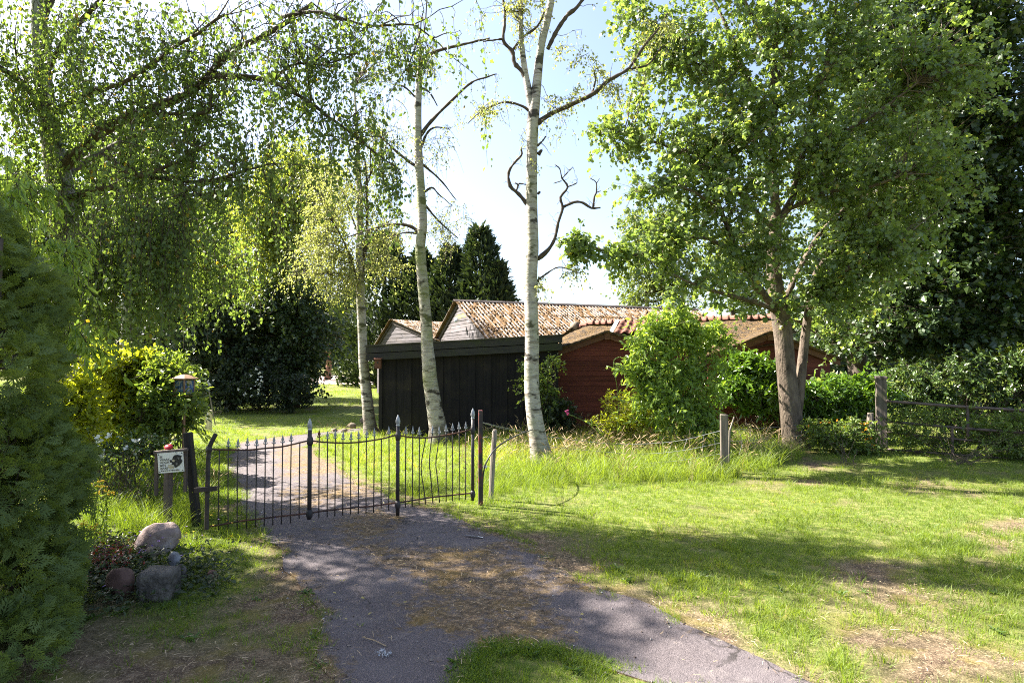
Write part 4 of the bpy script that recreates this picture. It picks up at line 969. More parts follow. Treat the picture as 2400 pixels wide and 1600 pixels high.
crown(tw, lf, SKp, [blob(1390, 590, d - 1.5, 85, 32, .35), blob(1330, 560, d - 1.6, 25, 22, .2), blob(1460, 600, d - 1.4, 60, 40, .4)], 26, 7, .24, 8, .085, 'maple', .95, .15, .4, .42, .007)
part('limbs', tw, M['maple_bark'], tb, smooth=True); part('crown', lf, M['leaf_maple'], tb)

# --- dark broadleaf trees behind on the right
for (nm, lab, bx, d, blobs, mt, nb_) in (
    ('dark_tree', 'large dark tree behind the hedge at the right edge', 2260, 13.8, [(2180, 350, 200, 260), (2330, 250, 190, 240), (2150, 640, 180, 140), (2330, 640, 200, 190), (2080, 720, 130, 90), (2260, 30, 240, 160), (2420, 480, 160, 300), (2060, 780, 120, 70), (2250, 780, 160, 60)], 'leaf_dark', 900),
    ('dark_tree', 'dark round-topped tree between the maple and the big tree at the right edge', 2010, 16.5, [(1990, 500, 150, 200), (2030, 250, 140, 200), (1960, 720, 140, 110), (2090, 60, 160, 180), (2100, 560, 120, 160)], 'leaf_dark', 520)):
    wd, tw, lf = Soup(), Soup(), Soup(); b = V3(at(bx, 838, d)[0], d, 0)
    Q = spline([b, b + V3(.05, 0, 1.5), b + V3(-.1, 0, 3.2), b + V3(.05, .1, 5.5), b + V3(0, 0, 9)], 6); wd.tube(Q, np.linspace(.26, .04, len(Q)), 9)
    tb = tree(nm, lab, b); part('trunk', wd, M['dark_bark'], tb, smooth=True)
    crown(tw, lf, Q[6:], [blob(x, y, d, rx, ry, 1.5) for x, y, rx, ry in blobs], nb_, 8, .45, 8, .13, 'quad', .9, .1, .4, .45, .010, tube_twigs=False)
    part('limbs', tw, M['dark_bark'], tb, smooth=True); part('crown', lf, M[mt], tb)

# --- trees in the background: simple limbs, leaf clumps
def back_tree(name, label, bx, d, blobs, mt, nb_, L, bark='dark_bark', group=None, rd=2.0, top=None, shape='quad', nt_=7, nl_=9, tl=.7, droop=.4, tr=.2):
    wd, tw, lf = Soup(), Soup(), Soup(); b = V3(at(bx, 838, d)[0], d, 0)
    h = max(at(x, y, d)[2] for x, y, _, _ in blobs)
    Q = spline([b, b + V3(.1, 0, h * .3), b + V3(-.1, 0, h * .6), b + V3(.05, .1, h)], 6); wd.tube(Q, np.linspace(tr, .05, len(Q)), 8)
    t = tree(name, label, b, group=group); part('trunk', wd, M[bark], t, smooth=True)
    crown(tw, lf, Q[4:], [blob(x, y, d, rx, ry, rd) for x, y, rx, ry in blobs], nb_, nt_, tl, nl_, L, shape, .72, .1, droop, .45, .012, tube_twigs=False, jit=.05, zmin=.2)
    part('limbs', tw, M[bark], t, smooth=True); part('crown', lf, M[mt], t)
back_tree('weeping_birch', 'tall lime-green drooping birch far behind the gate, left of the pale birch', 690, 21, [(690, 400, 75, 120), (590, 470, 70, 130), (620, 520, 80, 110), (720, 560, 80, 110), (650, 640, 110, 70), (770, 440, 60, 90)], 'leaf_birch_lime', 520, .11, 'birch', tl=.8, droop=1.4, rd=1.6)
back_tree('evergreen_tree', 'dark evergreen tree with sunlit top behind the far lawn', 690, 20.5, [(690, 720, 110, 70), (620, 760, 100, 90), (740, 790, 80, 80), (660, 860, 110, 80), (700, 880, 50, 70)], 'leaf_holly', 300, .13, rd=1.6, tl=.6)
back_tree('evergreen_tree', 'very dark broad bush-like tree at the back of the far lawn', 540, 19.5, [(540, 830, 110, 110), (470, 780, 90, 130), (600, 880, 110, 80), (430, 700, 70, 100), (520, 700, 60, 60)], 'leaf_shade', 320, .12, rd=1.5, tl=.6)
back_tree('broadleaf_tree', 'sunlit grey-green tree seen through the weeping birch', 480, 26, [(420, 560, 110, 130), (540, 520, 90, 110), (330, 620, 110, 130), (520, 640, 90, 80), (480, 700, 120, 60)], 'leaf_back', 420, .16, rd=2.0)
back_tree('broadleaf_tree', 'tall green tree behind the weeping birch at the left edge', 120, 24, [(120, 480, 170, 160), (40, 640, 150, 160), (220, 660, 130, 140), (-80, 560, 140, 180), (160, 800, 150, 90)], 'leaf_birch', 330, .17, rd=2.5)
back_tree('broadleaf_tree', 'pale green rounded tree far behind the roofs, left of the maple', 1520, 31, [(1500, 560, 60, 90), (1530, 640, 70, 80), (1480, 690, 45, 50), (1580, 540, 70, 90), (1600, 660, 70, 80)], 'leaf_back', 220, .16, rd=2.0)
back_tree('far_tree', 'distant pale tree behind the red house and the maple crown', 1720, 34, [(1690, 600, 90, 110), (1780, 680, 100, 80), (1850, 560, 90, 120)], 'leaf_back', 170, .18, rd=2.2)
back_tree('far_tree', 'distant dark tree behind the hedge, right of the maple trunk', 1990, 27, [(1960, 780, 130, 60), (2080, 740, 120, 90), (2200, 760, 130, 90)], 'leaf_dark', 210, .15, rd=2.0)
back_tree('far_tree', 'distant bright tree at the right edge beyond the hedge', 2420, 24, [(2400, 800, 60, 60), (2480, 700, 90, 120)], 'leaf_shrub', 90, .14, rd=1.6)

def conifer(name, label, bx, d, toppx, wpx, basepx, n, mt='leaf_conifer', group=None, L=.42):
    b = V3(at(bx, 838, d)[0], d, 0); h = at(bx, toppx, d)[2]; rw = wpx * d / FPX
    wd, lf = Soup(), Soup(); Q = spline([b, b + V3(0, 0, h * .5), b + V3(0, 0, h)], 6); wd.tube(Q, np.linspace(.22, .03, len(Q)), 8)
    t = tree(name, label, b, group=group); part('trunk', wd, M['pine_bark'], t, smooth=True)
    u = R.random(n) ** 1.25 * .99; th = R.random(n) * 2 * np.pi
    lump = .55 + .75 * vnoise(th * 1.8 + np.sin(th) * 2, u * 7, 1, int(bx)); r = rw * np.minimum(1, (1 - u) * 1.9) ** .75 * lump * R.random(n) ** .33 + .12
    p = b + np.stack([r * np.cos(th), r * np.sin(th), u * h * .97 + .1 + R.normal(size=n) * .12], 1)
    dd = np.stack([np.cos(th) * .7, np.sin(th) * .7, .25 + .9 * R.random(n)], 1) + R.normal(size=(n, 3)) * .35
    Ls = L * (.5 + .8 * R.random(n)); lf.leaves(p, dd, V3(0, 0, 1) + R.normal(size=(n, 3)) * .5, Ls, Ls * .42, 'quad')
    part('crown', lf, M[mt], t)
conifer('conifer', 'tallest dark conifer right behind the barn roof', 1125, 33, 530, 78, 800, 7000)
conifer('conifer', 'dark conifer with rounded shoulder just left of the tallest conifer', 1055, 34, 575, 85, 800, 7000)
conifer('conifer', 'dark conifer behind the middle birch trunk', 985, 35, 590, 95, 800, 7000)
conifer('conifer', 'dark conifer behind the outbuilding, right of the pale birch trunk', 900, 36, 540, 110, 800, 7500)
conifer('conifer', 'lowest dark conifer at the right end of the row, above the barn ridge', 1165, 32, 615, 50, 800, 3500)
back_tree('far_pine', 'far reddish-stemmed pine beside the gravel path', 768, 46, [(750, 760, 90, 60), (820, 730, 70, 60), (700, 740, 60, 60)], 'leaf_shade', 120, .25, 'pine_bark', rd=2.0, tr=.28)
back_tree('far_tree', 'distant dark tree closing the view behind the gravel path', 830, 60, [(820, 780, 100, 70), (740, 800, 70, 60), (890, 760, 80, 80), (800, 690, 90, 60)], 'leaf_shade', 150, .35, rd=3)
# far wood behind everything on both flanks
wf = Soup()
def far_band(x0, x1, d, zt, n, s):
    px = x0 + (x1 - x0) * R.random(n); zz = zt * (.75 + .35 * vnoise(px, px * 0, 70, s)); z = R.random(n) ** .8 * zz
    P = np.stack([(px - 1200) / FPX * d, np.full(n, d) + R.normal(size=n) * 2.5, z], 1)
    Ls = .9 * (.6 + .8 * R.random(n)); wf.leaves(P, R.normal(size=(n, 3)), R.normal(size=(n, 3)) + V3(0, -.3, .5), Ls, Ls * .8, 'quad')
far_band(-900, 700, 62, 7.0, 9000, 1); far_band(1850, 3300, 52, 7.5, 9000, 2); far_band(700, 905, 95, 4.5, 1300, 3)
part('far_wood', wf, M['leaf_shade'], None, V3(0, 60, 0), kind='stuff')['label'] = 'dark far-off wood closing the view on both sides'

# --- trees out of the frame whose crowns shade the drive and lawn
def shade_tree(name, label, pos, h, blobs, n, L=.10, mt='leaf_birch'):
    wd, tw, lf = Soup(), Soup(), Soup(); b = V3(pos[0], pos[1], 0); Q = spline([b, b + V3(.1, 0, h * .4), b + V3(0, .1, h * .7), b + V3(.1, 0, h)], 6); wd.tube(Q, np.linspace(.2, .03, len(Q)), 9)
    t = tree(name, label, b); part('trunk', wd, M['birch_dark'], t, smooth=True)
    crown(tw, lf, Q[8:], [(b + np.array(c), np.array(r)) for c, r in blobs], n, 8, .5, 8, L, 'quad', .75, .1, .5, .45, .012, tube_twigs=False, jit=.04)
    part('limbs', tw, M['twig'], t, smooth=True); part('crown', lf, M[mt], t)
shade_tree('birch', 'leaning birch with hanging twigs standing left of the thuja', (-8.6, 5.9), 9.0, [((1.2, -.2, 6.2), (1.8, 1.4, 1.5)), ((.3, .2, 4.6), (1.5, 1.4, 1.2)), ((.2, 0, 8.0), (1.4, 1.4, 1.2)), ((1.9, -1.6, 5.4), (1.2, 1.0, 1.0)), ((.2, 1.1, 5.6), (1.2, 1.0, 1.1)), ((.9, 1.3, 7.8), (1.6, 1.2, 1.0))], 320)
shade_tree('ash_tree', 'spreading tree at the far left beyond the lawn, behind the weeping birch', (-12.6, 19.4), 11.0, [((0, 0, 8.0), (3.4, 2.4, 2.4)), ((1.8, -1.5, 6.2), (2.4, 1.8, 1.6)), ((-.8, 1, 5.2), (2.4, 2.0, 1.6))], 400, .15)

# ------------------------------------------------------------------ shrubs, hedges, herbs
def shrub(name, label, pos, blobs, mt, n, L, shape='oval', ratio=.5, cat='shrub', up=.4, droop=.3, shell=.22, stems=7, nt_=6, nl_=9, tl=.28, bark='twig', group=None, leafup=.9, extra=None, sr=.014):
    wd, lf = Soup(), Soup(); b = V3(pos[0], pos[1], 0)
    t = thing(name, label, cat, b, group)
    ctr = sample(blobs, stems, .6); S = b + R.normal(size=(stems, 3)) * V3(.10, .10, 0)
    P = wiggle(bez(S, ctr, np.tile(V3(0, 0, .1), (stems, 1)), 8), .015); wd.tubes(P, (np.linspace(sr, sr * .4, 8))[None], 5)
    crown(wd, lf, P[:, 2:].reshape(-1, 3), blobs, n, nt_, tl, nl_, L, shape, ratio, up, droop, shell, .010, leafup, zmin=.05, jit=.008)
    part('stems', wd, M[bark], t, smooth=True); part('foliage', lf, M[mt], t)
    return t
shrub('lime_shrub', 'yellow-green shrub with dark hollow front behind the thuja', ground(280, 1075), [blob(250, 870, 8.9, 80, 60, .45), blob(310, 885, 8.9, 75, 65, .45), blob(280, 960, 8.9, 95, 75, .5), blob(350, 940, 8.8, 50, 80, .4), blob(210, 930, 9.0, 50, 90, .4), blob(190, 930, 7.5, 42, 95, .25), blob(185, 990, 7.4, 40, 60, .25), blob(225, 860, 8.4, 50, 40, .3), blob(320, 850, 8.8, 50, 30, .3)], 'leaf_lime', 340, .075, 'oval', .62, shell=.25)
shrub('green_shrub', 'glossy green leafy shrub with twiggy base beside the lime shrub', ground(405, 1068), [blob(400, 930, 8.6, 60, 60, .4), blob(370, 990, 8.6, 60, 55, .4), blob(408, 985, 8.6, 32, 42, .3), blob(378, 885, 8.7, 30, 35, .3), blob(425, 955, 8.25, 30, 22, .12)], 'leaf_shrub', 150, .075, 'oval', .5, up=.7)
shrub('tall_shrub', 'upright light-leaved shrub reaching up between the lime shrub and the feeder', ground(390, 1030), [blob(380, 870, 10.3, 50, 45, .4), blob(365, 850, 10.3, 22, 25, .3), blob(410, 850, 10.3, 20, 30, .3), blob(340, 900, 10.3, 50, 60, .4)], 'leaf_shrub', 90, .07, 'oval', .42, up=1.3)
shrub('rhododendron', 'rounded dark glossy bush behind the bird feeder', ground(455, 1000), [blob(425, 915, 10.9, 40, 45, .5), blob(420, 885, 10.9, 36, 33, .5), blob(425, 950, 10.9, 22, 28, .4)], 'leaf_rhodo', 110, .11, 'oval', .36, droop=.6)
shrub('rose_bush', 'small white-flowering bush in front of the lime shrub', ground(300, 1150), [blob(300, 1060, 7.3, 60, 30, .3), blob(240, 1065, 7.2, 25, 40, .25), blob(340, 1050, 7.3, 35, 30, .25)], 'leaf_rhodo', 42, .05, 'oval', .6, nl_=6)
fl = Soup(); P = np.array([at(x + R.normal() * 3, y + R.normal() * 4, 7.05) for x, y in [(232, 1025), (226, 1050), (231, 1072), (236, 1068), (258, 1025), (235, 1035), (318, 1035), (300, 1045), (228, 1075), (240, 1060)]])
for k in range(6): fl.leaves(P + R.normal(size=P.shape) * .012, R.normal(size=P.shape), R.normal(size=P.shape), .045, .04, 'oval')
part('blossom', fl, M['petal_white'], bpy.data.objects['rose_bush'])
# bramble of dry stems
st_ = Soup(); b = ground(300, 1190); S = b + R.normal(size=(90, 3)) * V3(.28, .16, 0); S[:, 2] = 0
P = jag(S, norm(R.normal(size=(90, 3)) * .45 + V3(.1, 0, 1)), .25 + .55 * R.random(90), 7, .07); st_.tubes(P, np.linspace(.005, .002, 7)[None], 4)
br = thing('bramble', 'thicket of dry brown stems at the foot of the white-flowering bush', 'bramble', b); part('stems', st_, M['twig'], br)
lf = Soup(); q = P[:, 3:].reshape(-1, 3); q = q[R.random(len(q)) < .55]; lf.leaves(q, R.normal(size=q.shape), R.normal(size=q.shape) + V3(0, 0, .8), .04, .026, 'oval'); part('foliage', lf, M['leaf_rhodo'], br)
shrub('white_flowering_shrub', 'dark shrub dotted with white flowers at the far end of the lawn', ground(600, 962), [blob(610, 905, 18.3, 70, 45, .7), blob(520, 920, 18.3, 60, 40, .7), blob(690, 920, 18.3, 40, 40, .6)], 'leaf_shade', 130, .10, 'oval', .6)
fl = Soup(); P = sample([blob(607, 900, 17.6, 28, 45, .15), blob(492, 897, 17.4, 9, 22, .1), blob(570, 920, 17.6, 15, 15, .1)], 30, .7)
for k in range(3): fl.leaves(P, R.normal(size=P.shape), R.normal(size=P.shape) + V3(0, -1, .4), .06, .05, 'oval')
part('blossom', fl, M['petal_white'], bpy.data.objects['white_flowering_shrub'])
shrub('elder', 'bright green elder bush in front of the red house', ground(1590, 1040), [blob(1560, 775, 10.7, 80, 52, .6), blob(1510, 800, 10.6, 35, 30, .4), blob(1650, 790, 10.9, 60, 50, .6), blob(1590, 735, 10.8, 45, 35, .4), blob(1492, 860, 10.6, 32, 28, .35), blob(1552, 880, 10.6, 68, 58, .6), blob(1640, 890, 10.8, 65, 70, .6), blob(1515, 935, 10.6, 40, 32, .4), blob(1570, 965, 10.6, 70, 50, .5), blob(1640, 985, 10.8, 50, 45, .5)], 'leaf_elder', 230, .105, 'oval', .40, droop=.35, nt_=7, nl_=8, tl=.34, shell=.40, stems=11)
shrub('cherry_laurel', 'round laurel bush with big glossy leaves left of the maple trunk', ground(1745, 1025), [blob(1760, 870, 12.2, 70, 45, .5), blob(1740, 920, 12.2, 65, 50, .5), blob(1800, 920, 12.2, 45, 70, .5)], 'leaf_laurel', 150, .13, 'oval', .40, up=.9, nt_=6, nl_=7, tl=.26)
shrub('cherry_laurel', 'low clipped laurel hedge between the maple trunk and the tall gate post', ground(1960, 1020), [blob(1900, 940, 12.3, 60, 50, .5), blob(1970, 930, 12.3, 70, 55, .5), blob(2040, 925, 12.3, 60, 55, .5), blob(1950, 975, 12.3, 110, 35, .5)], 'leaf_laurel', 210, .11, 'oval', .42, up=.8, nl_=7, tl=.24, stems=12, cat='hedge')
shrub('hedge', 'long green hedge behind the field gate', ground(2260, 1040), [blob(2130, 910, 12.5, 80, 55, .6), blob(2230, 890, 12.4, 90, 60, .6), blob(2330, 900, 12.2, 80, 70, .6), blob(2420, 890, 12, 70, 70, .6), blob(2230, 960, 12.4, 200, 45, .6), blob(2540, 880, 11.8, 90, 80, .6)], 'leaf_rhodo', 400, .085, 'oval', .5, up=.6, nl_=8, tl=.28, stems=20, cat='hedge')  # darker leaf colour stands in for the shade of the dark trees
shrub('flowering_bush', 'yellow-green bush catching the sun at the far right edge above the hedge', ground(2400, 1000), [blob(2410, 850, 13.6, 45, 40, .4)], 'leaf_lime', 50, .08, 'oval', .6)
shrub('potentilla', 'low bush with small orange-yellow flowers at the foot of the maple', ground(1985, 1090), [blob(1930, 1010, 10.7, 50, 30, .35), blob(2000, 1015, 10.7, 60, 35, .4), blob(1990, 1045, 10.6, 80, 25, .35)], 'leaf_shrub', 120, .05, 'oval', .6, nl_=9, tl=.2, sr=.005)
fl = Soup(); P = sample([blob(1930, 990, 10.5, 50, 14, .2), blob(2010, 995, 10.5, 50, 18, .2), blob(2040, 1030, 10.4, 25, 20, .15)], 26, .6)
for k in range(3): fl.leaves(P, R.normal(size=P.shape), R.normal(size=P.shape) + V3(0, -.6, .8), .028, .026, 'oval')
part('blossom', fl, M['petal_orange'], bpy.data.objects['potentilla'])
shrub('yellow_weeds', 'yellowing weeds and nettles between the elder bush and the red wall', ground(1450, 1040), [blob(1460, 960, 11.4, 50, 40, .4), blob(1430, 1000, 11.3, 45, 25, .4), blob(1500, 985, 11.2, 45, 40, .4)], 'leaf_lime', 90, .06, 'oval', .38, cat='plant', up=1.0, nl_=8, bark='straw')
shrub('climber', 'light leafy climber on the corner of the black shed behind the nearest birch', ground(1285, 1035), [blob(1275, 890, 11.9, 30, 45, .25), blob(1240, 905, 11.9, 20, 35, .2), blob(1295, 850, 11.9, 25, 14, .2), blob(1232, 845, 11.9, 14, 12, .15), blob(1290, 940, 11.9, 28, 25, .2)], 'leaf_shrub', 55, .06, 'oval', .55, cat='plant', nl_=7, stems=4)
shrub('ivy', 'dark ivy low on the shed corner in the shade', ground(1300, 1030), [blob(1300, 980, 11.9, 30, 40, .2), blob(1320, 960, 11.9, 18, 25, .2)], 'leaf_shade', 40, .07, 'oval', .8, cat='plant', stems=4)
shrub('undergrowth_bush', 'dim green weeds growing through the field gate', ground(2250, 1090), [blob(2150, 1000, 10.9, 70, 45, .4), blob(2290, 1010, 10.5, 90, 50, .4), blob(2400, 1020, 10, 60, 60, .4), blob(2180, 1060, 10.6, 100, 25, .4), blob(2360, 1070, 10, 80, 30, .4)], 'leaf_shrub', 200, .06, 'oval', .4, cat='plant', up=.9, stems=18, sr=.005)
shrub('leafy_branch', 'drooping large green leaves poking out above the thuja', at(150, 700, 4.9) * V3(1, 1, 0), [blob(190, 780, 4.9, 35, 40, .2), blob(120, 600, 4.9, 50, 60, .25), blob(40, 440, 4.9, 45, 50, .25)], 'leaf_elder', 26, .09, 'oval', .32, droop=1.0, nl_=6, cat='shrub', stems=6, sr=.006)

# --- thuja at the left edge
th = thing('thuja', 'dark green thuja filling the left edge of the lawn', 'conifer shrub', at(-20, 838, 3.9) * V3(1, 1, 0))
lf, wd, cn = Soup(), Soup(), Soup()
bl = [blob(-90, 700, 3.9, 125, 170, .75), blob(-90, 900, 3.75, 140, 200, .85), blob(-85, 1150, 3.6, 150, 230, .85), blob(-88, 1400, 3.45, 140, 200, .75), blob(-95, 540, 4.1, 65, 90, .6), blob(-170, 900, 4.0, 170, 420, .9), blob(-80, 1600, 3.2, 120, 150, .6)]
p = sample(bl, 26000, .13); c0_ = np.array([b_[0] for b_ in bl])
ci = np.linalg.norm(p[:, None] - c0_[None], axis=2).argmin(1); outd = norm((p - c0_[ci]) * V3(1, 1, .6))
p = p + outd * ((fbm(p[:, 0] * 1.3 + p[:, 1] * .8, p[:, 2], .40, 77) - .5) * .36)[:, None]
deep = np.min([np.sum(((p - b_[0]) / b_[1]) ** 2, 1) for b_ in bl], 0)
keep = (deep > .50) & (p[:, 2] > .03) & (fbm(p[:, 0] * 1.5 + p[:, 1], p[:, 2] * 1.2, .22, 12) + .3 * R.random(len(p)) > .53)
p, outd = p[keep], outd[keep]
dd = norm(outd * .9 + R.normal(size=p.shape) * .55 + V3(0, 0, .05)); nn = norm(np.cross(dd, V3(0, 0, 1)) * np.where(R.random(len(p)) < .5, 1, -1)[:, None] * .8 + V3(0, 0, .45) + R.normal(size=p.shape) * .35)
SPRAYS = (p - dd * .05, dd, nn, .135 * (.5 + .8 * R.random(len(p))), np.clip(fbm(p[:, 0] * 3 + p[:, 1], p[:, 2] * 3, .7, 4) * .7 + .35 * R.random(len(p)), 0, 1))
tb_ = at(-20, 838, 3.9); tb_[2] = 0
q = spline([tb_, tb_ + V3(-.05, .05, 1.2), tb_ + V3(-.05, .1, 2.5)], 6); wd.tube(q, np.linspace(.07, .02, len(q)), 8)
tg = sample(bl, 200, .5); S = q[np.clip((tg[:, 2] / 2.5 * len(q)).astype(int) - 2, 0, len(q) - 1)]; wd.tubes(wiggle(bez(S, S + (tg - S) * .85, np.tile(V3(0, 0, -.1), (200, 1)), 7), .02), np.linspace(.012, .003, 7)[None], 4)
cs = p[R.integers(0, len(p), 150)]; cs = cs[(cs[:, 1] < 4.1)]
for k in range(7):
    c = cs + R.normal(size=cs.shape) * .018 + norm(cs * V3(0, -1, 0)) * .0; o8 = np.array([(0, 0, 1.4), (1, 0, 0), (0, 1, 0), (-1, 0, 0), (0, -1, 0), (0, 0, -1)]) * .0055
    cn.add_many(c[:, None] + o8[None], [(0, 1, 2), (0, 2, 3), (0, 3, 4), (0, 4, 1), (5, 2, 1), (5, 3, 2), (5, 4, 3), (5, 1, 4)], R.random(len(c)))
part('stems', wd, M['twig'], th, smooth=True); part('cones', cn, M['cone_thuja'], th, kind='stuff')

# ------------------------------------------------------------------ iron gate
GP = [(487, 5.75), (725, 6.05), (932, 6.40), (1108, 6.85)]
def zpx(py, d): return CAM_H + (HOR - py) * d / FPX
def gate_pt(px, py):               # point on the gate's own (slightly bent) line
    d = np.interp(px, [p[0] for p in GP], [p[1] for p in GP]); return at(px, py, d)
gb = at(725, 1215, 6.05); gb = V3(gb[0], gb[1], 0)
gate = thing('iron_gate', 'bent black wrought iron gate with silver spear tips across the drive', 'gate', gb)
tip = Soup()
prof = [(.0105, 0), (.0125, .012), (.008, .020), (.015, .030), (.0185, .040), (.0125, .054), (.008, .070), (.0, .098)]
tip.lathe(prof, V3(0, 0, 0), (0, 0, 1), 8, .55)
for sx in (1, -1): tip.tube([(sx * .006, 0, .012), (sx * .019, 0, .006), (sx * .0235, 0, .016), (sx * .021, 0, .026)], [.005, .006, .0045, .002], 5)
tipm = tip.mesh('spear_tip', smooth=True); tipm.materials.append(M['silver'])
tipr = tip.mesh('spear_tip', smooth=True); tipr.materials.append(M['rust_tip'])
fin = Soup(); fin.lathe([(.019, 0), (.021, .008), (.017, .014), (.017, .02), (.0235, .032), (.024, .05), (.018, .075), (.008, .10), (0, .112)], V3(0, 0, 0), (0, 0, 1), 10)
finm = fin.mesh('finial', smooth=True); finm.materials.append(M['silver'])
z5 = lambda x, y: (450 + x * .34014, 900 + y * .34014)
# posts
for px, top, bot, r in ((725, 1008, 1216, .024), (932, 998, 1208, .022), (1108, 981, 1172, .021)):
    a, b = gate_pt(px, top), gate_pt(px, bot); a = V3(b[0] + (a[0] - b[0]) * .4, b[1], a[2])
    s = Soup(); s.tube([b, b + (a - b) * .5, a], r * .92, 10)
    f_top = gate_pt(px, {725: 1033, 932: 1022, 1108: 1008}[px]); f_bot = gate_pt(px, {725: 1203, 932: 1182, 1108: 1157}[px])
    for q in (f_top, f_bot):
        s.lathe([(r, -.042), (r * 1.3, -.026), (r * 1.42, 0), (r * 1.3, .022), (r, .04)], V3(b[0], b[1], q[2]), (0, 0, 1), 10)
    po = part('gate_post', s, M['iron'], gate, smooth=True)
    share('finial', finm, po, a, scale=(1.05, 1.05, 1.1))
    WL[po.name] = WL[gate.name]
s = Soup(); pts = [gate_pt(484, 1240), gate_pt(486, 1150), gate_pt(489, 1060), gate_pt(494, 1040), gate_pt(506, 1016)]
s.tube(spline(pts, 4), .0225, 6); s.lathe([(.024, -.03), (.034, 0), (.024, .03)], gate_pt(490, 1053), (0, 0, 1), 8); part('gate_post', s, M['iron'], gate, label='bent end post without a finial')
s = Soup(); a, b = gate_pt(461, 1146), gate_pt(513, 1142); s.box(a, norm(b - a), V3(0, 1, 0), UP, (0, -.05, -.022), (np.linalg.norm(b - a), -.024, .022)); part('latch_bar', s, M['iron'], gate)
# rails
def rail(zpts, r, mt='rail'):
    s = Soup(); s.tube(spline([gate_pt(*z5(x, y)) for x, y in zpts], 6), r, 6); part('rail', s, M[mt], gate, smooth=True)
TOP = [[(125, 448), (250, 452), (380, 453), (500, 442), (620, 430), (720, 408), (803, 388)], [(812, 388), (900, 398), (1000, 404), (1100, 403), (1200, 393), (1310, 375), (1410, 349)], [(1418, 349), (1480, 362), (1560, 368), (1640, 367), (1750, 350), (1850, 331), (1930, 310)]]
BOT = [[(120, 978), (190, 968), (320, 944), (440, 930), (560, 914), (690, 900), (805, 888)], [(805, 888), (900, 873), (1000, 862), (1100, 850), (1250, 838), (1410, 815)], [(1415, 815), (1520, 800), (1640, 780), (1750, 768), (1850, 757), (1930, 750)]]
for q in TOP: rail(q, .0085)
for q in BOT: rail(q, .0085)
def rail_y(q, x): return np.interp(x, [p[0] for p in q], [p[1] for p in q])
PK = [[(190, 183, 0, 1), (250, 248, 428, 0), (316, 311, 428, 0), (381, 376, 423, 0), (445, 437, 424, 0), (505, 497, 413, 0), (564, 557, 409, 0), (625, 616, 403, 0), (684, 678, 392, 0), (743, 738, 0, 1)],
      [(877, 874, 365, 2), (934, 931, 376, 0), (988, 984, 372, 0), (1041, 1038, 380, 0), (1096, 1093, 380, 0), (1149, 1146, 373, 0), (1202, 1199, 366, 0), (1256, 1251, 356, 0), (1305, 1303, 0, 1), (1357, 1355, 343, 0)],
      [(1474, 1470, 342, 0), (1521, 1517, 340, 0), (1567, 1565, 346, 0), (1612, 1612, 0, 'a'), (1656, 1660, 336, 'b'), (1705, 1706, 338, 'c'), (1751, 1751, 325, 0), (1796, 1795, 318, 0), (1841, 1841, 309, 0), (1886, 1884, 306, 0)]]
for pi, row in enumerate(PK):
    for xt, xb, ytip, mode in row:
        yt = ytip if ytip else rail_y(TOP[pi], xt) + 2; yb = rail_y(BOT[pi], xb) + (55 if pi == 0 else 45 if pi == 1 else 42) * (1 if mode != 1 else .6)
        mids = {'a': [(1583, 520), (1580, 600), (1592, 690)], 'b': [(1640, 470), (1636, 550), (1645, 640)], 'c': [(1692, 450), (1680, 545), (1690, 640)]}.get(mode, [((xt + xb) / 2 + R.normal() * 1.2, (yt + yb) / 2)])
        s = Soup(); s.tube(spline([gate_pt(*z5(xt, yt))] + [gate_pt(*z5(*m)) for m in mids] + [gate_pt(*z5(xb, yb))], 3), .0062, 6)
        pk = part('picket', s, M['iron'], gate, smooth=True)
        if ytip: share('spear_tip', tipr if mode == 2 else tipm, pk, gate_pt(*z5(xt, yt)) - V3(0, 0, .004), (0, R.normal() * .04, .35 + R.normal() * .25), (.82, .82, .92))

# ------------------------------------------------------------------ posts, hose, wire
a, b = at(462, 1232, 6.12), at(440, 1013, 6.12)
s = Soup(); ax = norm(b - a); e1 = norm(V3(1, 0, -ax[0] / ax[2])); e2 = np.cross(ax, e1)
s.bbox(a - ax * .05, e1, e2, ax, (-.035, -.04, 0), (.035, .04, np.linalg.norm(b - a) + .05), .008)
solo('leaning_post', s, M['black_wood'], 'black leaning wooden post at the left end of the iron gate', 'post', V3(a[0], a[1], 0))
p = at(1126, 1165, 6.95)
s = Soup(); s.bbox(V3(p[0], p[1], -.05), V3(.98, .17, 0), V3(-.17, .98, 0), UP, (-.024, -.024, 0), (.024, .024, at(1124, 961, 6.95)[2] + .05), .005)
solo('steel_post', s, M['steel_red'], 'dark steel post with flaking red paint at the right end of the iron gate', 'post', V3(p[0], p[1], 0))
p = at(1150, 1160, 7.2); q = at(1160, 1006, 7.2)
s = Soup(); s.tube([V3(p[0], p[1], -.05), p + (q - p) * .5, p + (q - p) * .97, q], [.030, .032, .030, .020], 9); p0 = V3(p[0], p[1], 0)
solo('short_post', s, M['grey_wood'], 'short pale grey round post behind the black hose', 'post', p0, smooth=False)
s = Soup(); s.tube(spline([V3(at(1130, 1165, 6.97)[0], at(1130, 1165, 6.97)[1], 0), at(1133, 1110, 6.97), at(1143, 1077, 7.0), at(1163, 1050, 7.1), at(1195, 1028, 7.4), at(1230, 1013, 8.0), at(1248, 1006, 9.3)], 6), .009, 7)
hose = solo('hose', s, M['black_plastic'], 'black hose bowing from the red-flaked post toward the nearest birch', 'hose', V3(at(1130, 1165, 6.97)[0], at(1130, 1165, 6.97)[1], 0), smooth=True)
ip = at(1137, 1093, 7.02)
s = Soup(); s.lathe([(.010, -.012), (.021, -.012), (.021, -.004), (.014, 0), (.021, .004), (.021, .012), (.010, .012)], ip, (-.3, -1, .1), 12); s.tube([ip, ip + V3(.06, .12, -.02)], .003, 5)
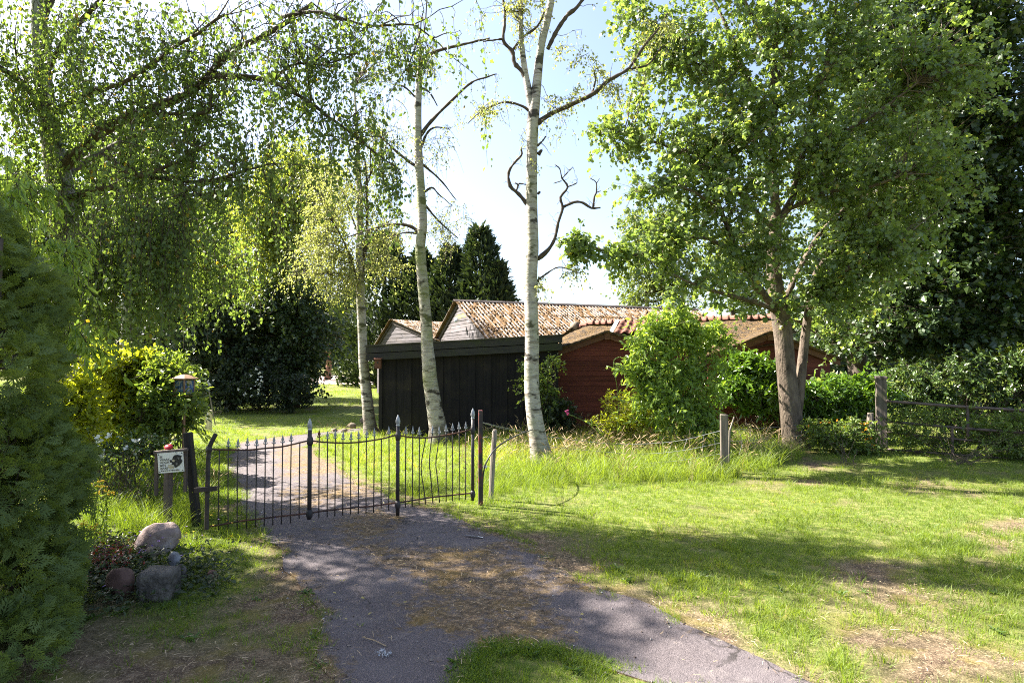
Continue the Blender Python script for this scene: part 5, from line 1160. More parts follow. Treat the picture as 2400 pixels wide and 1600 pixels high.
solo('insulator', s, M['white_plastic'], 'white ring insulator by the red-flaked post', 'insulator', ip)
# wire fence: two posts and wires
fp = ground(1698, 1106)
fence = thing('wire_fence', 'sagging wire fence with a weathered grey post running past the birch and maple', 'fence', V3(fp[0], fp[1], 0))
s = Soup(); tp = at(1699, 970, fp[1]); s.bbox(V3(fp[0], fp[1], -.05), V3(.95, -.3, 0), V3(.3, .95, 0), UP, (-.058, -.05, 0), (.058, .05, tp[2] + .05), .016)
s.v[0][-8:] += R.normal(size=(8, 3)) * .006; part('fence_post', s, M['old_post'], fence)
p = at(1710, 1010, fp[1] + .12); q = at(1721, 976, fp[1] + .12); s = Soup(); s.tube([V3(p[0] - .02, p[1], 0), p, q], [.014, .016, .011], 6); part('stake', s, M['grey_wood'], fence, label='thin slanting stake tied beside the post')
p = at(2040, 1050, 11.1); s = Soup(); s.tube([V3(p[0], p[1], -.05), at(2040, 985, 11.1), at(2040, 967, 11.1)], [.062, .062, .05], 9); part('fence_post', s, M['old_post'], fence, label='short round post beside the tall gate post')
W_ = [[(1126, 988, 6.98), (1180, 1001, 7.9), (1246, 1014, 9.5)], [(1126, 989, 6.98), (1180, 1004, 7.9), (1246, 1016, 9.5)], [(1246, 1016, 9.55), (1330, 1029, 9.4), (1450, 1040, 9.2), (1580, 1034, 9.1), (1692, 1008, 8.97)], [(1246, 1042, 9.55), (1380, 1055, 9.3), (1500, 1063, 9.1), (1600, 1055, 9.0), (1694, 1036, 8.97)],
      [(1246, 1072, 9.55), (1400, 1085, 9.3), (1560, 1082, 9.05), (1694, 1062, 8.97)], [(1704, 1007, 8.99), (1780, 1003, 10.0), (1850, 998, 10.95)], [(1704, 1034, 8.99), (1780, 1030, 10.0), (1850, 1022, 10.95)], [(1860, 996, 10.95), (1950, 990, 11.0), (2036, 983, 11.05)], [(1860, 1022, 10.95), (1950, 1016, 11.0), (2036, 1010, 11.05)], [(1126, 1024, 7.0), (1160, 1026, 7.17), (1200, 1030, 8.2), (1246, 1034, 9.5)]]
for w in W_:
    s = Soup(); P = np.array([at(*q) for q in w]); s.tube(spline(P, 5), .0026, 4, False); part('wire', s, M['wire'], fence)
s = Soup()
for x, d in ((1575, 9.1), (1610, 9.05), (1650, 9.0), (1672, 8.98), (1730, 9.3), (1760, 9.7), (1800, 10.2), (1880, 10.96), (1920, 11)):
    yt = 1036 - (x - 1575) * .22 if x < 1700 else 1006 - (x - 1704) * .05
    s.tube(spline([at(x, yt, d), at(x + 4 * R.normal(), yt + 30, d), at(x + 2, yt + 62, d)], 4), .0018, 4, False)
part('netting', s, M['wire'], fence, kind='stuff')
# field gate on the right
fg0 = at(2068, 1050, 11.0); fgate = thing('field_gate', 'dark tubular field gate overgrown with weeds at the right edge', 'gate', V3(fg0[0], fg0[1], 0))
s = Soup()
for (y0_, y1_), r in (((940, 963), .026), ((987, 1016), .024), ((1012, 1045), .017), ((1052, 1078), .018)):
    s = Soup(); a = at(2076, y0_, 10.95); b = at(2420, y1_, 9.9); e = b + (b - a) * .25; s.tube(spline([a, a + (b - a) * .5 - V3(0, 0, .006), b, e], 4), r, 8); part('gate_rail', s, M['rust_iron_gate'], fgate, smooth=True)
for x, ya, yb, d in ((2232, 1000, 1085, 10.43), (2268, 950, 1020, 10.33)):
    s = Soup(); s.box(at(x, (ya + yb) / 2, d), V3(1, 0, 0), V3(0, 1, 0), UP, (-.02, -.012, -(yb - ya) / 2 * d / FPX), (.02, .012, (yb - ya) / 2 * d / FPX)); part('gate_brace', s, M['rust_iron_gate'], fgate)
p = at(2067, 1050, 11.05); s = Soup(); zt = at(2067, 884, 11.05)[2]
s.bbox(V3(p[0], p[1], -.05), V3(.9, -.42, 0), V3(.42, .9, 0), UP, (-.085, -.085, 0), (.085, .085, zt + .02), .012)
tpost = thing('tall_post', 'tall square weathered post hanging the field gate, with a dark cap', 'post', V3(p[0], p[1], 0)); part('post_body', s, M['old_post'], tpost)
s = Soup(); s.bbox(V3(p[0], p[1], zt - .03), V3(.9, -.42, 0), V3(.42, .9, 0), UP, (-.1, -.1, 0), (.1, .1, .055), .015); part('post_cap', s, M['dark_post'], tpost)
# pale marker post
p = ground(489, 1012); tz = at(489, 961, p[1])[2]; mk = thing('marker_post', 'pale rounded marker post on the lawn beyond the gate', 'post', V3(p[0], p[1], 0))
s = Soup(); w = .055; prof_ = [(-w, -.05), (w, -.05), (w, tz - .02), (w * .8, tz - .004), (w * .5, tz), (-w * .5, tz), (-w * .8, tz - .004), (-w, tz - .02)]
s.prism(prof_, -.045, .045, V3(p[0], p[1], 0), V3(.97, -.25, 0), V3(.25, .97, 0), UP); part('post_body', s, M['pale_post'], mk)
s = Soup(); s.box(V3(p[0], p[1], 0), V3(.97, -.25, 0), V3(.25, .97, 0), UP, (-.012, -.05, tz - .19), (.022, -.0455, tz - .06)); part('plate', s, M['white_plastic'], mk)
# bird feeder on a pole
p = at(432, 900, 8.45); bf = thing('bird_feeder', 'brown-roofed bird feeder with painted blue sides on a pole among the shrubs', 'bird feeder', V3(p[0], p[1], 0))
zt = at(432, 889, 8.45)[2]; zb = at(432, 924, 8.45)[2]; C0 = V3(p[0], p[1], 0); fx_, fy_ = V3(.96, -.28, 0), V3(.28, .96, 0)
s = Soup(); s.add([C0 + fx_ * x + fy_ * y + UP * z for x, y, z in ((-.125, -.125, zt), (.125, -.125, zt), (.125, .125, zt), (-.125, .125, zt), (-.125, -.125, zt + .018), (.125, -.125, zt + .018), (.125, .125, zt + .018), (-.125, .125, zt + .018), (-.03, -.03, zt + .07), (.03, -.03, zt + .07), (.03, .03, zt + .07), (-.03, .03, zt + .07))],
     [(3, 2, 1, 0), (0, 1, 5, 4), (1, 2, 6, 5), (2, 3, 7, 6), (3, 0, 4, 7), (4, 5, 9, 8), (5, 6, 10, 9), (6, 7, 11, 10), (7, 4, 8, 11), (8, 9, 10, 11)]); part('roof', s, M['roof_rust'], bf)
for sx in (-1, 1):
    for sy in (-1, 1):
        s = Soup(); s.box(C0, fx_, fy_, UP, (sx * .085 - .008, sy * .085 - .008, zb), (sx * .085 + .008, sy * .085 + .008, zt)); part('corner_bar', s, M['roof_rust'], bf)
for e1_, e2_ in ((fx_, fy_), (-fy_, fx_), (fy_, -fx_)):
    s = Soup(); s.box(C0, e1_, e2_, UP, (-.076, -.088, zb + .01), (.076, -.082, zt - .015)); part('side_panel', s, M['panel'], bf)
s = Soup(); s.box(C0, fx_, fy_, UP, (-.1, -.1, zb - .025), (.1, .1, zb)); part('tray', s, M['roof_rust'], bf)
s = Soup(); s.tube([C0, C0 + UP * (zb - .025)], .02, 8); part('pole', s, M['roof_rust'], bf)
s = Soup(); a = at(505, 965, 15.0); b = at(488, 905, 15.0); s.tube([V3(a[0], a[1], 0), b], .014, 6); solo('garden_stake', s, M['grey_wood'], 'thin leaning stake at the dark edge of the far lawn', 'stake', V3(a[0], a[1], 0))

# ------------------------------------------------------------------ dog warning sign
p = at(394, 1225, 6.05); sg = thing('warning_sign', 'white enamel guard dog warning sign in a grey wooden frame left of the gate', 'sign', V3(p[0], p[1], 0))
d = 5.98; c00, c10, c11, c01 = at(372, 1109, d), at(432, 1104, d), at(433, 1057, d), at(371, 1062, d)
ux_ = norm(c10 - c00); uz_ = norm(np.cross(ux_, np.cross(UP, ux_))); uz_ = norm(UP - ux_ * np.dot(UP, ux_)); uy_ = np.cross(uz_, ux_)
SWd, SHt = np.linalg.norm(c10 - c00), np.linalg.norm(c01 - c00)
s = Soup(); s.box(c00, ux_, uy_, uz_, (0, -.002, 0), (SWd, .003, SHt)); board = part('board', s, M['white_paint'], sg)
def on_board(u, v, y=-.004): return c00 + ux_ * (u * SWd) + uz_ * (v * SHt) + uy_ * y
from mathutils import Matrix
rotm = Matrix(((ux_[0], uz_[0], -uy_[0]), (ux_[1], uz_[1], -uy_[1]), (ux_[2], uz_[2], -uy_[2]))).to_euler()
def text(body, u, v, size, mt, width=None):
    cu = bpy.data.curves.new('lettering', 'FONT'); cu.body = body; cu.size = size * SHt; cu.extrude = .0004; cu.offset = .0006
    tmp = bpy.data.objects.new('lettering_curve', cu); me = bpy.data.meshes.new_from_object(tmp); bpy.data.objects.remove(tmp)
    me.materials.clear(); me.materials.append(M[mt]); o = share('lettering', me, board, on_board(u, v), rotm)
for k, (t_, u_) in enumerate((('IK', .08), ('WAAK', .08), ('VOOR', .08), ("M'N", .08), ('BAAS', .08))): text(t_, u_, .75 - k * .142, .165, 'ink_grey')
text('Betreden op eigen risico', .11, .085, .092, 'ink')
head = [(.56, .60), (.50, .64), (.46, .56), (.49, .50), (.55, .48), (.56, .44), (.52, .42), (.55, .38), (.62, .36), (.65, .22), (.72, .24), (.84, .33), (.92, .44), (.96, .55), (.90, .66), (.95, .80), (.88, .82), (.78, .86), (.68, .85), (.61, .78), (.58, .70)]
s = Soup(); s.prism([(u * SWd, v * SHt) for u, v in head], -.0045, -.002, c00, ux_, uy_, uz_); part('dog_head', s, M['ink'], board)
for mtn, poly in (('ink_tan', [(.56, .61), (.63, .64), (.68, .58), (.64, .51), (.57, .54)]), ('ink_tan', [(.40, .40), (.52, .41), (.56, .34), (.62, .30), (.60, .20), (.46, .18), (.40, .26)]), ('ink_grey', [(.70, .62), (.74, .64), (.73, .58), (.70, .56)]), ('ink_grey', [(.78, .74), (.86, .70), (.84, .60), (.80, .62)]), ('ink_grey', [(.70, .44), (.78, .46), (.76, .36), (.71, .34)])):
    s = Soup(); s.prism([(u * SWd, v * SHt) for u, v in poly], -.0053, -.0046, c00, ux_, uy_, uz_); part('print_patch', s, M[mtn], board)
s = Soup()
for u, v in ((.05, .93), (.95, .93), (.05, .06), (.95, .06), (.73, .97)): s.lathe([(.0055, 0), (.0055, .003), (.003, .005)], on_board(u, v, -.002), -uy_, 8)
part('screws', s, M['black_plastic'], board)
dz = .055
for (xt, yt, xb, yb) in ((367.5, 1058, 367, 1160), (436, 1053, 434, 1152)):
    a, b = at(xt, yt, 6.03), at(xb, yb, 6.03); s = Soup(); s.box(V3(a[0], a[1], 0), ux_, uy_, UP, (-.014, -.014, b[2]), (.014, .014, a[2])); part('frame_leg', s, M['dark_post'], sg)
a, b = at(362, 1059.5, 6.0), at(438, 1053.5, 6.0); ln_ = np.linalg.norm(b - a); s = Soup(); s.box(a, norm(b - a), uy_, UP, (0, -.02, -.012), (ln_, .03, .012)); part('frame_rail', s, M['dark_post'], sg)
a = at(395, 1100, 6.07); s = Soup(); s.bbox(V3(a[0], a[1], -.05), V3(.98, -.2, 0), V3(.2, .98, 0), UP, (-.034, -.03, 0), (.034, .03, at(395, 1066, 6.07)[2] + .05), .008); part('sign_post', s, M['dark_post'], sg)
a = at(395, 1047, 6.05); s = Soup(); s.lathe([(.012, -.012), (.040, -.012), (.044, -.006), (.044, .006), (.036, .014), (0, .018)], a, norm(V3(-.1, -.75, .65)), 16, .72); s.tube([a + V3(0, .01, -.01), at(395, 1062, 6.05)], .006, 6); solo('reflector', s, M['red_plastic'], 'round red reflector cap standing on top of the warning sign', 'reflector', a, smooth=True)

# ------------------------------------------------------------------ stones
def rock(px, py, w, h, mt, label, name='boulder', group=None, seed=0, boxy=False, dep=.8, tilt=0.0, lump=.13):
    b = ground(px, py); d = b[1]; rw = .9 * w * d / FPX / 2; rh = h * d / FPX
    rs = np.random.default_rng(seed + 50); import bmesh
    bm = bmesh.new(); bmesh.ops.create_icosphere(bm, subdivisions=4 if w > 60 else 3, radius=1.0)
    co = np.array([v.co[:] for v in bm.verts]); fc = [[v.index for v in f.verts] for f in bm.faces]; bm.free()
    if boxy: co = np.sign(co) * np.abs(co) ** .32; co /= np.abs(co).max()
    dirs = norm(rs.normal(size=(7, 3))); off = np.zeros(len(co)); nn_ = norm(co)
    for k, dv_ in enumerate(dirs):
        off += lump * (.5 if not boxy else .16) * np.sin(nn_ @ dv_ * (2.2 + k * .9) + k * 1.3) / (1 + k * .45)
    cut = norm(rs.normal(size=(5, 3)) + V3(0, 0, .4)); 
    co = co * (1 + off)[:, None]
    if not boxy:
        for c in cut:
            t = co @ c; lim = .78; co -= np.maximum(0, t - lim)[:, None] * c * .5
    co += nn_ * (fbm(nn_[:, 0] * 6 + nn_[:, 2] * 4, nn_[:, 1] * 6 - nn_[:, 2] * 3, 1, seed)[:, None] - .5) * .09 + nn_ * (fbm(nn_[:, 0] * 19 + nn_[:, 2] * 11, nn_[:, 1] * 17 - nn_[:, 2] * 13, 1, seed + 3)[:, None] - .5) * .05
    co[:, 2] -= co[:, 2].min(); co /= V3(np.ptp(co[:, 0]) / 2, np.ptp(co[:, 1]) / 2, np.ptp(co[:, 2]))
    co = co * V3(rw, rw * dep, rh * 1.12) - V3(0, 0, rh * .12); co[:, 2] += tilt * co[:, 0]
    c, s_ = math.cos(seed * 1.1) if not boxy else .97, math.sin(seed * 1.1) if not boxy else -.24
    if not boxy: pass
    s = Soup(); ctr = b + V3(0, rw * dep * .35, 0); s.add(co + ctr, fc)
    solo(name, s, M[mt], label, 'stone', ctr, group, smooth=True)
rock(366, 1296, 106, 68, 'stone_pink', 'large rounded pinkish boulder on top of the rock pile by the gate', seed=1, group='stones of the rock pile')
rock(352, 1310, 42, 28, 'stone_tan', 'small brownish stone in front of the large pinkish boulder', 'stone', seed=2, group='stones of the rock pile')
rock(406, 1338, 34, 44, 'stone_pale', 'pale lichen-covered stone right of the small brownish stone', 'stone', seed=3, group='stones of the rock pile')
rock(278, 1400, 70, 66, 'stone_red', 'reddish rounded boulder beside the thuja', seed=4, group='stones of the rock pile')
rock(330, 1352, 38, 20, 'stone_pale', 'flat whitish stone between the reddish boulder and the concrete block', 'stone', seed=5, group='stones of the rock pile')
rock(366, 1404, 88, 68, 'stone_grey', 'square grey concrete block at the front of the rock pile', 'concrete_block', seed=6, boxy=True, dep=.8, lump=.1, group='stones of the rock pile')
rock(422, 1362, 34, 40, 'stone_grey', 'dark low stone just behind the right corner of the concrete block', 'stone', seed=7, group='stones of the rock pile')
rock(496, 1358, 28, 22, 'stone_red', 'lone dark stone in the weeds right of the rock pile', 'stone', seed=8, group='stones of the rock pile')
for k, (x, y, w, h, lab) in enumerate([(784, 1012, 16, 9, 'smallest light stone at the bend of the drive'), (806, 1014, 18, 10, 'light stone next to the smallest one at the bend of the drive'), (826, 1003, 20, 13, 'middle brown stone on the lawn edge left of the pale birch'), (853, 992, 22, 15, 'largest brown stone at the foot of the pale birch'), (774, 1019, 12, 6, 'low flat stone at the edge of the drive bend')]):
    rock(x, y, w, h, 'stone_tan', lab, 'stone', seed=20 + k, group='stones along the drive bend')

# ------------------------------------------------------------------ litter, flowers
p = ground(1110, 1256, .02)
s = Soup(); pl = [(-.09, .02), (-.05, .045), (-.02, .02), (.09, -.01), (.085, -.035), (.02, -.02)]
s.add([V3(p[0] + x, p[1] + y, .022 + .012 * math.sin(x * 40)) for x, y in pl] + [V3(p[0] + x, p[1] + y, .021 + .012 * math.sin(x * 40)) for x, y in pl], [(0, 1, 2, 5), (2, 3, 4, 5), (11, 8, 7, 6), (11, 10, 9, 8)] + [(i, 6 + i, 6 + (i + 1) % 6, (i + 1) % 6) for i in range(6)])
solo('paper_scrap', s, M['paper'], 'torn scrap of white paper on the drive', 'paper', p)
p = ground(898, 1535, .01); s = Soup(); q = p + R.normal(size=(60, 3)) * V3(.022, .018, .008) + V3(0, 0, .015); s.leaves(q, R.normal(size=q.shape), R.normal(size=q.shape) + V3(0, 0, 1), .016, .008, 'oval'); solo('feather_tuft', s, M['feather'], 'small tuft of white feathers on the asphalt', 'feathers', p)
a, b = ground(850, 1492, .02), ground(905, 1513, .015); s = Soup(); s.tube([a, (a + b) / 2 + V3(0, 0, .008), b], .0035, 5); solo('twig', s, M['straw'], 'pale broken twig lying on the asphalt', 'twig', a)
def foxglove(label, pts, n0, n1, mt, tip_only):
    P, _ = pxline(pts); Q = spline(P, 8); b = V3(Q[0][0], Q[0][1], 0)
    t = thing('foxglove', label, 'flower', b, 'foxgloves by the red wall'); s = Soup(); s.tube(Q, np.linspace(.007, .003, len(Q)), 6); part('stem', s, M['leaf_shrub'], t, smooth=True)
    s = Soup(); g_ = Soup(); k0, k1 = int(n0 * (len(Q) - 1)), int(n1 * (len(Q) - 1))
    for i in np.linspace(k0, len(Q) - 2, 26):
        i = int(i); d_ = norm(R.normal(size=3) * V3(1, 1, .3) + V3(0, -.3, -.5))
        if (i > k1 if tip_only else i < k1): s.lathe([(.005, 0), (.009, .010), (.011, .025), (.015, .036)], Q[i], d_, 7)
        else: g_.lathe([(.004, 0), (.009, .01), (.004, .02)], Q[i], d_, 6)
    if s.n: part('bells', s, M[mt], t, smooth=True, kind='stuff')
    if g_.n: part('buds', g_, M['leaf_shrub'], t, kind='stuff')
    lf = Soup(); q = Q[:max(2, k0)][R.integers(0, max(2, k0), 14)]; lf.leaves(q, R.normal(size=q.shape) + V3(0, -.3, .2), R.normal(size=q.shape) * .4 + V3(0, 0, 1), .13, .05, 'oval'); part('leaf', lf, M['leaf_elder'], t, kind='stuff')
foxglove('leaning foxglove with a pink tip against the foot of the red wall', [(1425, 1045, 10.6), (1400, 1010, 10.6), (1372, 988, 10.6), (1348, 976, 10.6), (1334, 970, 10.6), (1327, 960, 10.6)], .45, .80, 'petal_pink', True)
foxglove('tall foxglove with a drooping pale green spike in front of the red wall', [(1448, 1020, 10.9), (1449, 950, 10.9), (1446, 905, 10.9), (1440, 870, 10.9), (1439, 846, 10.9), (1446, 838, 10.9), (1455, 836, 10.9)], .45, .3, 'petal_pink', False)
# tansy beside the thuja
for k, (x, y, top, lab) in enumerate([(215, 1270, 1135, 'yellow-flowered tansy stem beside the thuja, the tallest'), (240, 1260, 1150, 'yellow-flowered tansy stem right of the tallest one'), (205, 1300, 1235, 'short yellow-flowered tansy stem low beside the thuja')]):
    b = ground(x, y); d = b[1]; T_ = at(x, top, d); t = thing('tansy', lab, 'flower', b, 'tansy beside the thuja')
    s = Soup(); f2 = Soup(); l2 = Soup(); n = 7
    S = np.tile(b, (n, 1)) + R.normal(size=(n, 3)) * V3(.03, .03, 0); E_ = T_ + R.normal(size=(n, 3)) * V3(.055, .05, .03); P = wiggle(bez(S, E_, np.tile(V3(0, 0, .05), (n, 1)), 6), .008); s.tubes(P, np.linspace(.004, .0025, 6)[None], 4)
    for e in E_:
        for j in range(7): c = e + R.normal(size=3) * V3(.016, .016, .004); f2.lathe([(.002, -.004), (.007, 0), (.006, .004), (0, .005)], c, (0, 0, 1), 6)
    q = P[:, 1:5].reshape(-1, 3); q = np.repeat(q, 3, 0); l2.leaves(q, R.normal(size=q.shape), R.normal(size=q.shape) * .5 + V3(0, 0, 1), .05, .014, 'oval')
    part('stems', s, M['leaf_shrub'], t, kind='stuff'); part('blossom', f2, M['petal_yellow'], t, kind='stuff'); part('foliage', l2, M['leaf_shrub'], t)

# ------------------------------------------------------------------ grass and other ground cover (uncountable)
def tuft(name, n, h, w, spread, lean, seg=3, mat='grass', seed=0):
    rs = np.random.default_rng(seed); s = Soup()
    for k in range(n):
        th_ = rs.random() * 6.283; r = spread * rs.random() ** .6; hh = h * (.45 + .65 * rs.random()); ln = lean * (.3 + rs.random()) * hh; a2 = th_ + rs.normal() * .8
        p0 = V3(r * math.cos(th_), r * math.sin(th_), -.01); dr = V3(math.cos(a2), math.sin(a2), 0); sd_ = V3(-dr[1], dr[0], 0); c_, s_ = math.cos(rs.random() * 3), math.sin(rs.random() * 3)
        sd_ = norm(sd_ * c_ + dr * s_); V = []
        for j in range(seg):
            t = j / seg; V += [p0 + dr * ln * t * t + UP * hh * (t - .22 * lean * t * t) + sd_ * w * (1 - t * .6) * q for q in (.5, -.5)]
        V.append(p0 + dr * ln + UP * hh * (1 - .22 * lean)); F = [(2 * j, 2 * j + 1, 2 * j + 3, 2 * j + 2) for j in range(seg - 1)] + [(2 * seg - 2, 2 * seg - 1, 2 * seg)]
        s.add(V, F)
    me = s.mesh(name); me.materials.append(M[mat]); return bpy.data.objects.new(name, me)
TC = bpy.data.collections.new('tuft_sources')
def src(o): TC.objects.link(o)
for k in range(4): src(tuft('a%d_lawn_tuft' % k, 16, .075, .0042, .06, .7, 2, seed=k))           # 0-3 lawn
for k in range(3): src(tuft('b%d_clump' % k, 20, .105, .0046, .06, .8, 3, seed=10 + k))           # 4-6 clumps
for k in range(3): src(tuft('c%d_tall' % k, 16, .40, .0055, .07, .75, 4, seed=20 + k))           # 7-9 tall
def seedtuft(name, seed):
    rs = np.random.default_rng(seed); s = Soup()
    for k in range(5):
        a = rs.random() * 6.283; h = .42 * (.7 + .5 * rs.random()); dr = V3(math.cos(a), math.sin(a), 0); p0 = dr * .05 * rs.random()
        pts = [p0, p0 + dr * .03 + UP * h * .5, p0 + dr * .09 + UP * h * .86, p0 + dr * .16 + UP * h]
        s.tube(spline(pts, 2), .0012, 3, False); s.tube([pts[2], (pts[2] + pts[3]) / 2, pts[3]], [.002, .006, .001], 4)
    me = s.mesh(name); me.materials.append(M['seed']); return bpy.data.objects.new(name, me)
for k in range(2): src(seedtuft('d%d_seed' % k, 30 + k))                                          # 10-11
def weedtuft(name, seed, mt, L):
    rs = np.random.default_rng(seed); s = Soup(); n = 9; a = rs.random(n) * 6.283
    global R
    keep = R; R = rs; d_ = np.stack([np.cos(a), np.sin(a), .25 + .5 * rs.random(n)], 1); s.leaves(np.zeros((n, 3)) + rs.normal(size=(n, 3)) * V3(.015, .015, .004) + V3(0, 0, .01), d_, V3(0, 0, 1) + rs.normal(size=(n, 3)) * .3, L * (.6 + .6 * rs.random(n)), L * .32, 'oval'); R = keep
    me = s.mesh(name); me.materials.append(M[mt]); return bpy.data.objects.new(name, me)
M['leaf_weed'] = mat_leaf('weed_leaf', (.05, .10, .02), (.11, .17, .04), .35, inst=True)
for k in range(2): src(weedtuft('e%d_weed' % k, 40 + k, 'leaf_weed', .11))                        # 12-13

def scatter(name, label, pts, idx, scl, rz, tint, tilt, coll=None, parent=None):
    n = len(pts); me = bpy.data.meshes.new(name); me.vertices.add(n); me.vertices.foreach_set('co', pts.astype(np.float32).ravel())
    for an, ty, va in (('idx', 'INT', idx.astype(np.int32)), ('tint', 'FLOAT', tint.astype(np.float32))):
        a = me.attributes.new(an, ty, 'POINT'); a.data.foreach_set('value', va)
    for an, va in (('scl', scl), ('rot', np.stack([tilt[:, 0], tilt[:, 1], rz], 1))):
        a = me.attributes.new(an, 'FLOAT_VECTOR', 'POINT'); a.data.foreach_set('vector', va.astype(np.float32).ravel())
    o = bpy.data.objects.new(name, me)
    if parent is None: COL.objects.link(o); o['label'] = label
    else: link(o, parent, WL[parent.name])
    o['kind'] = 'stuff'
    ng = bpy.data.node_groups.new(name, 'GeometryNodeTree')
    ng.interface.new_socket('Geometry', in_out='INPUT', socket_type='NodeSocketGeometry'); ng.interface.new_socket('Geometry', in_out='OUTPUT', socket_type='NodeSocketGeometry')
    N_ = ng.nodes; gi, go = N_.new('NodeGroupInput'), N_.new('NodeGroupOutput'); ip_ = N_.new('GeometryNodeInstanceOnPoints'); ci_ = N_.new('GeometryNodeCollectionInfo')
    ci_.inputs['Collection'].default_value = coll or TC; ci_.inputs['Separate Children'].default_value = True; ci_.inputs['Reset Children'].default_value = True
    def na(nm, ty):
        q = N_.new('GeometryNodeInputNamedAttribute'); q.data_type = ty; q.inputs['Name'].default_value = nm; return next(s for s in q.outputs if s.enabled and s.name == 'Attribute')
    er = N_.new('FunctionNodeEulerToRotation'); Lk = ng.links.new
    Lk(gi.outputs[0], ip_.inputs['Points']); Lk(ci_.outputs[0], ip_.inputs['Instance']); ip_.inputs['Pick Instance'].default_value = True
    Lk(na('idx', 'INT'), ip_.inputs['Instance Index']); Lk(na('rot', 'FLOAT_VECTOR'), er.inputs[0]); Lk(er.outputs[0], ip_.inputs['Rotation']); Lk(na('scl', 'FLOAT_VECTOR'), ip_.inputs['Scale']); Lk(ip_.outputs[0], go.inputs[0])
    md = o.modifiers.new('scatter', 'NODES'); md.node_group = ng
    return o
def field(y0, y1, dens, xm=1.0):
    xw = lambda y: .9 * y + 1.6
    A_ = (xw(y0) + xw(y1)) * (y1 - y0); n = int(A_ * dens * xm)
    y = np.sqrt(R.random(n) * ((y1 + 1.7) ** 2 - (y0 + 1.7) ** 2) + (y0 + 1.7) ** 2) - 1.7; x = (R.random(n) * 2 - 1) * xw(y)
    return np.stack([x, y], 1)
SX0 = V3(*(O[:2]), 0)
def in_building(x, y):
    u = (x - O[0]) * ex[0] + (y - O[1]) * ex[1]; v = (x - O[0]) * ey[0] + (y - O[1]) * ey[1]
    return ((u > wl - .05) & (u < SW) & (v > .12) & (v < 2.8)) | ((x > at(1300, 900, 13)[0]) & (x < 8) & (y > 12.9) & (y < 18)) | ((x > -1) & (x < 8) & (y > 17.5) & (y < 26))
pts = np.concatenate([field(1.7, 3.4, 520), field(3.4, 5.5, 420), field(5.5, 8.5, 260), field(8.5, 13, 120), field(13, 22, 36), field(22, 42, 9)])
edge = []
for poly, sg_ in ((DRIVE, 1), (ISLE, -1)):
    a_ = poly; b_ = np.roll(poly, -1, 0); ln_ = np.linalg.norm(b_ - a_, axis=1); k_ = R.choice(len(poly), 2600, p=ln_ / ln_.sum()); t_ = R.random(2600)[:, None]
    q = a_[k_] * (1 - t_) + b_[k_] * t_; q = q + R.normal(size=q.shape) * .045; edge.append(q[(q[:, 1] > 1.7) & (fbm(q[:, 0], q[:, 1], .5, 131) > (.47 if sg_ > 0 else .36))])
edge = np.concatenate(edge); n_edge = len(edge); pts = np.concatenate([pts, edge]); is_edge = np.arange(len(pts)) >= len(pts) - n_edge
x, y = pts[:, 0], pts[:, 1]
t1, t2, we, mi, fa = inside(TALL1, x, y), inside(TALL2, x, y), inside(WEED, x, y), inside(MID, x, y), inside(FAR, x, y)
ba = bare_amount(x, y); rr = R.random(len(x))
cl = fbm(x, y, .8, 91)
keep = (~on_drive(x, y) | (R.random(len(x)) < .004)) & ~in_building(x, y) & (rr > ba * .97) & ~((x > -5.5) & (x < -1.9) & (y > 17.3) & (y < 24)) & ~inside(pp, x, y)
ond = on_drive(x, y) & ~is_edge
keep |= is_edge
keep &= ~((t1 | t2) & (R.random(len(x)) < .25))
ind = R.integers(0, 4, len(x)); sc = np.ones((len(x), 3))
clump = (cl > .54) & (R.random(len(x)) < .40) & (y < 14); ind[clump] = R.integers(4, 7, clump.sum())
tall = (t1 & (R.random(len(x)) < .8)) | (t2 & (R.random(len(x)) < .42)) | (we & (R.random(len(x)) < .55)); ind[tall] = R.integers(7, 10, tall.sum())
mm = (mi | t2) & ~tall; ind[mm] = R.integers(4, 7, mm.sum())
sd_ = t1 & (R.random(len(x)) < np.where(y > 9.5, .12, .03)); ind[sd_] = R.integers(10, 12, sd_.sum())
sd2 = (we | t2) & (R.random(len(x)) < .012); ind[sd2] = 10
left = (x < -.7) & (y < 5.3) & ~we
wdm = ~ond & (left | we | (y < 5)) & (R.random(len(x)) < np.where(left, .035, .010)); ind[wdm] = R.integers(12, 14, wdm.sum())
sz = .6 + .6 * R.random(len(x)); sz *= np.where(y > 13, 1.5, 1.0) * np.where(y > 22, 1.7, 1.0); sz *= np.where(t1 & (y < 8.2), .58, .9) * np.where(we, .85, 1) * np.where(t2 & tall, .62, 1)
sc = np.stack([sz * np.where(y > 8.5, 1.35, 1), sz * np.where(y > 8.5, 1.35, 1), sz * (.75 + .6 * cl) * np.where(fa, .7, 1) * np.where(left, .7, 1)], 1)
tn = np.clip(.15 + .7 * fbm(x, y, 1.4, 55) + .25 * R.normal(size=len(x)) * .6 + np.where(t1 | t2, .12, 0), 0, 1)
sc[ond] *= .6; sc[wdm] *= .6; sc[is_edge] *= .8
k = keep; tl_ = R.normal(size=(len(x), 2)) * .14
P3 = np.stack([x, y, np.zeros_like(x)], 1)[k]
for nm, lab, sel in (('grass', 'short sunlit lawn grass around the drive', ~(tall | sd_ | sd2 | wdm)), ('tall_grass', 'long unmown grass along the fence, behind the gate and round the sign', tall), ('seed_heads', 'straw-coloured seed heads standing in the long grass', sd_ | sd2), ('weeds', 'low broad-leaved weeds in the thin lawn', wdm)):
    ss = sel[k]; scatter(nm, lab, P3[ss], ind[k][ss], sc[k][ss], R.random(ss.sum()) * 6.283, tn[k][ss], tl_[k][ss])

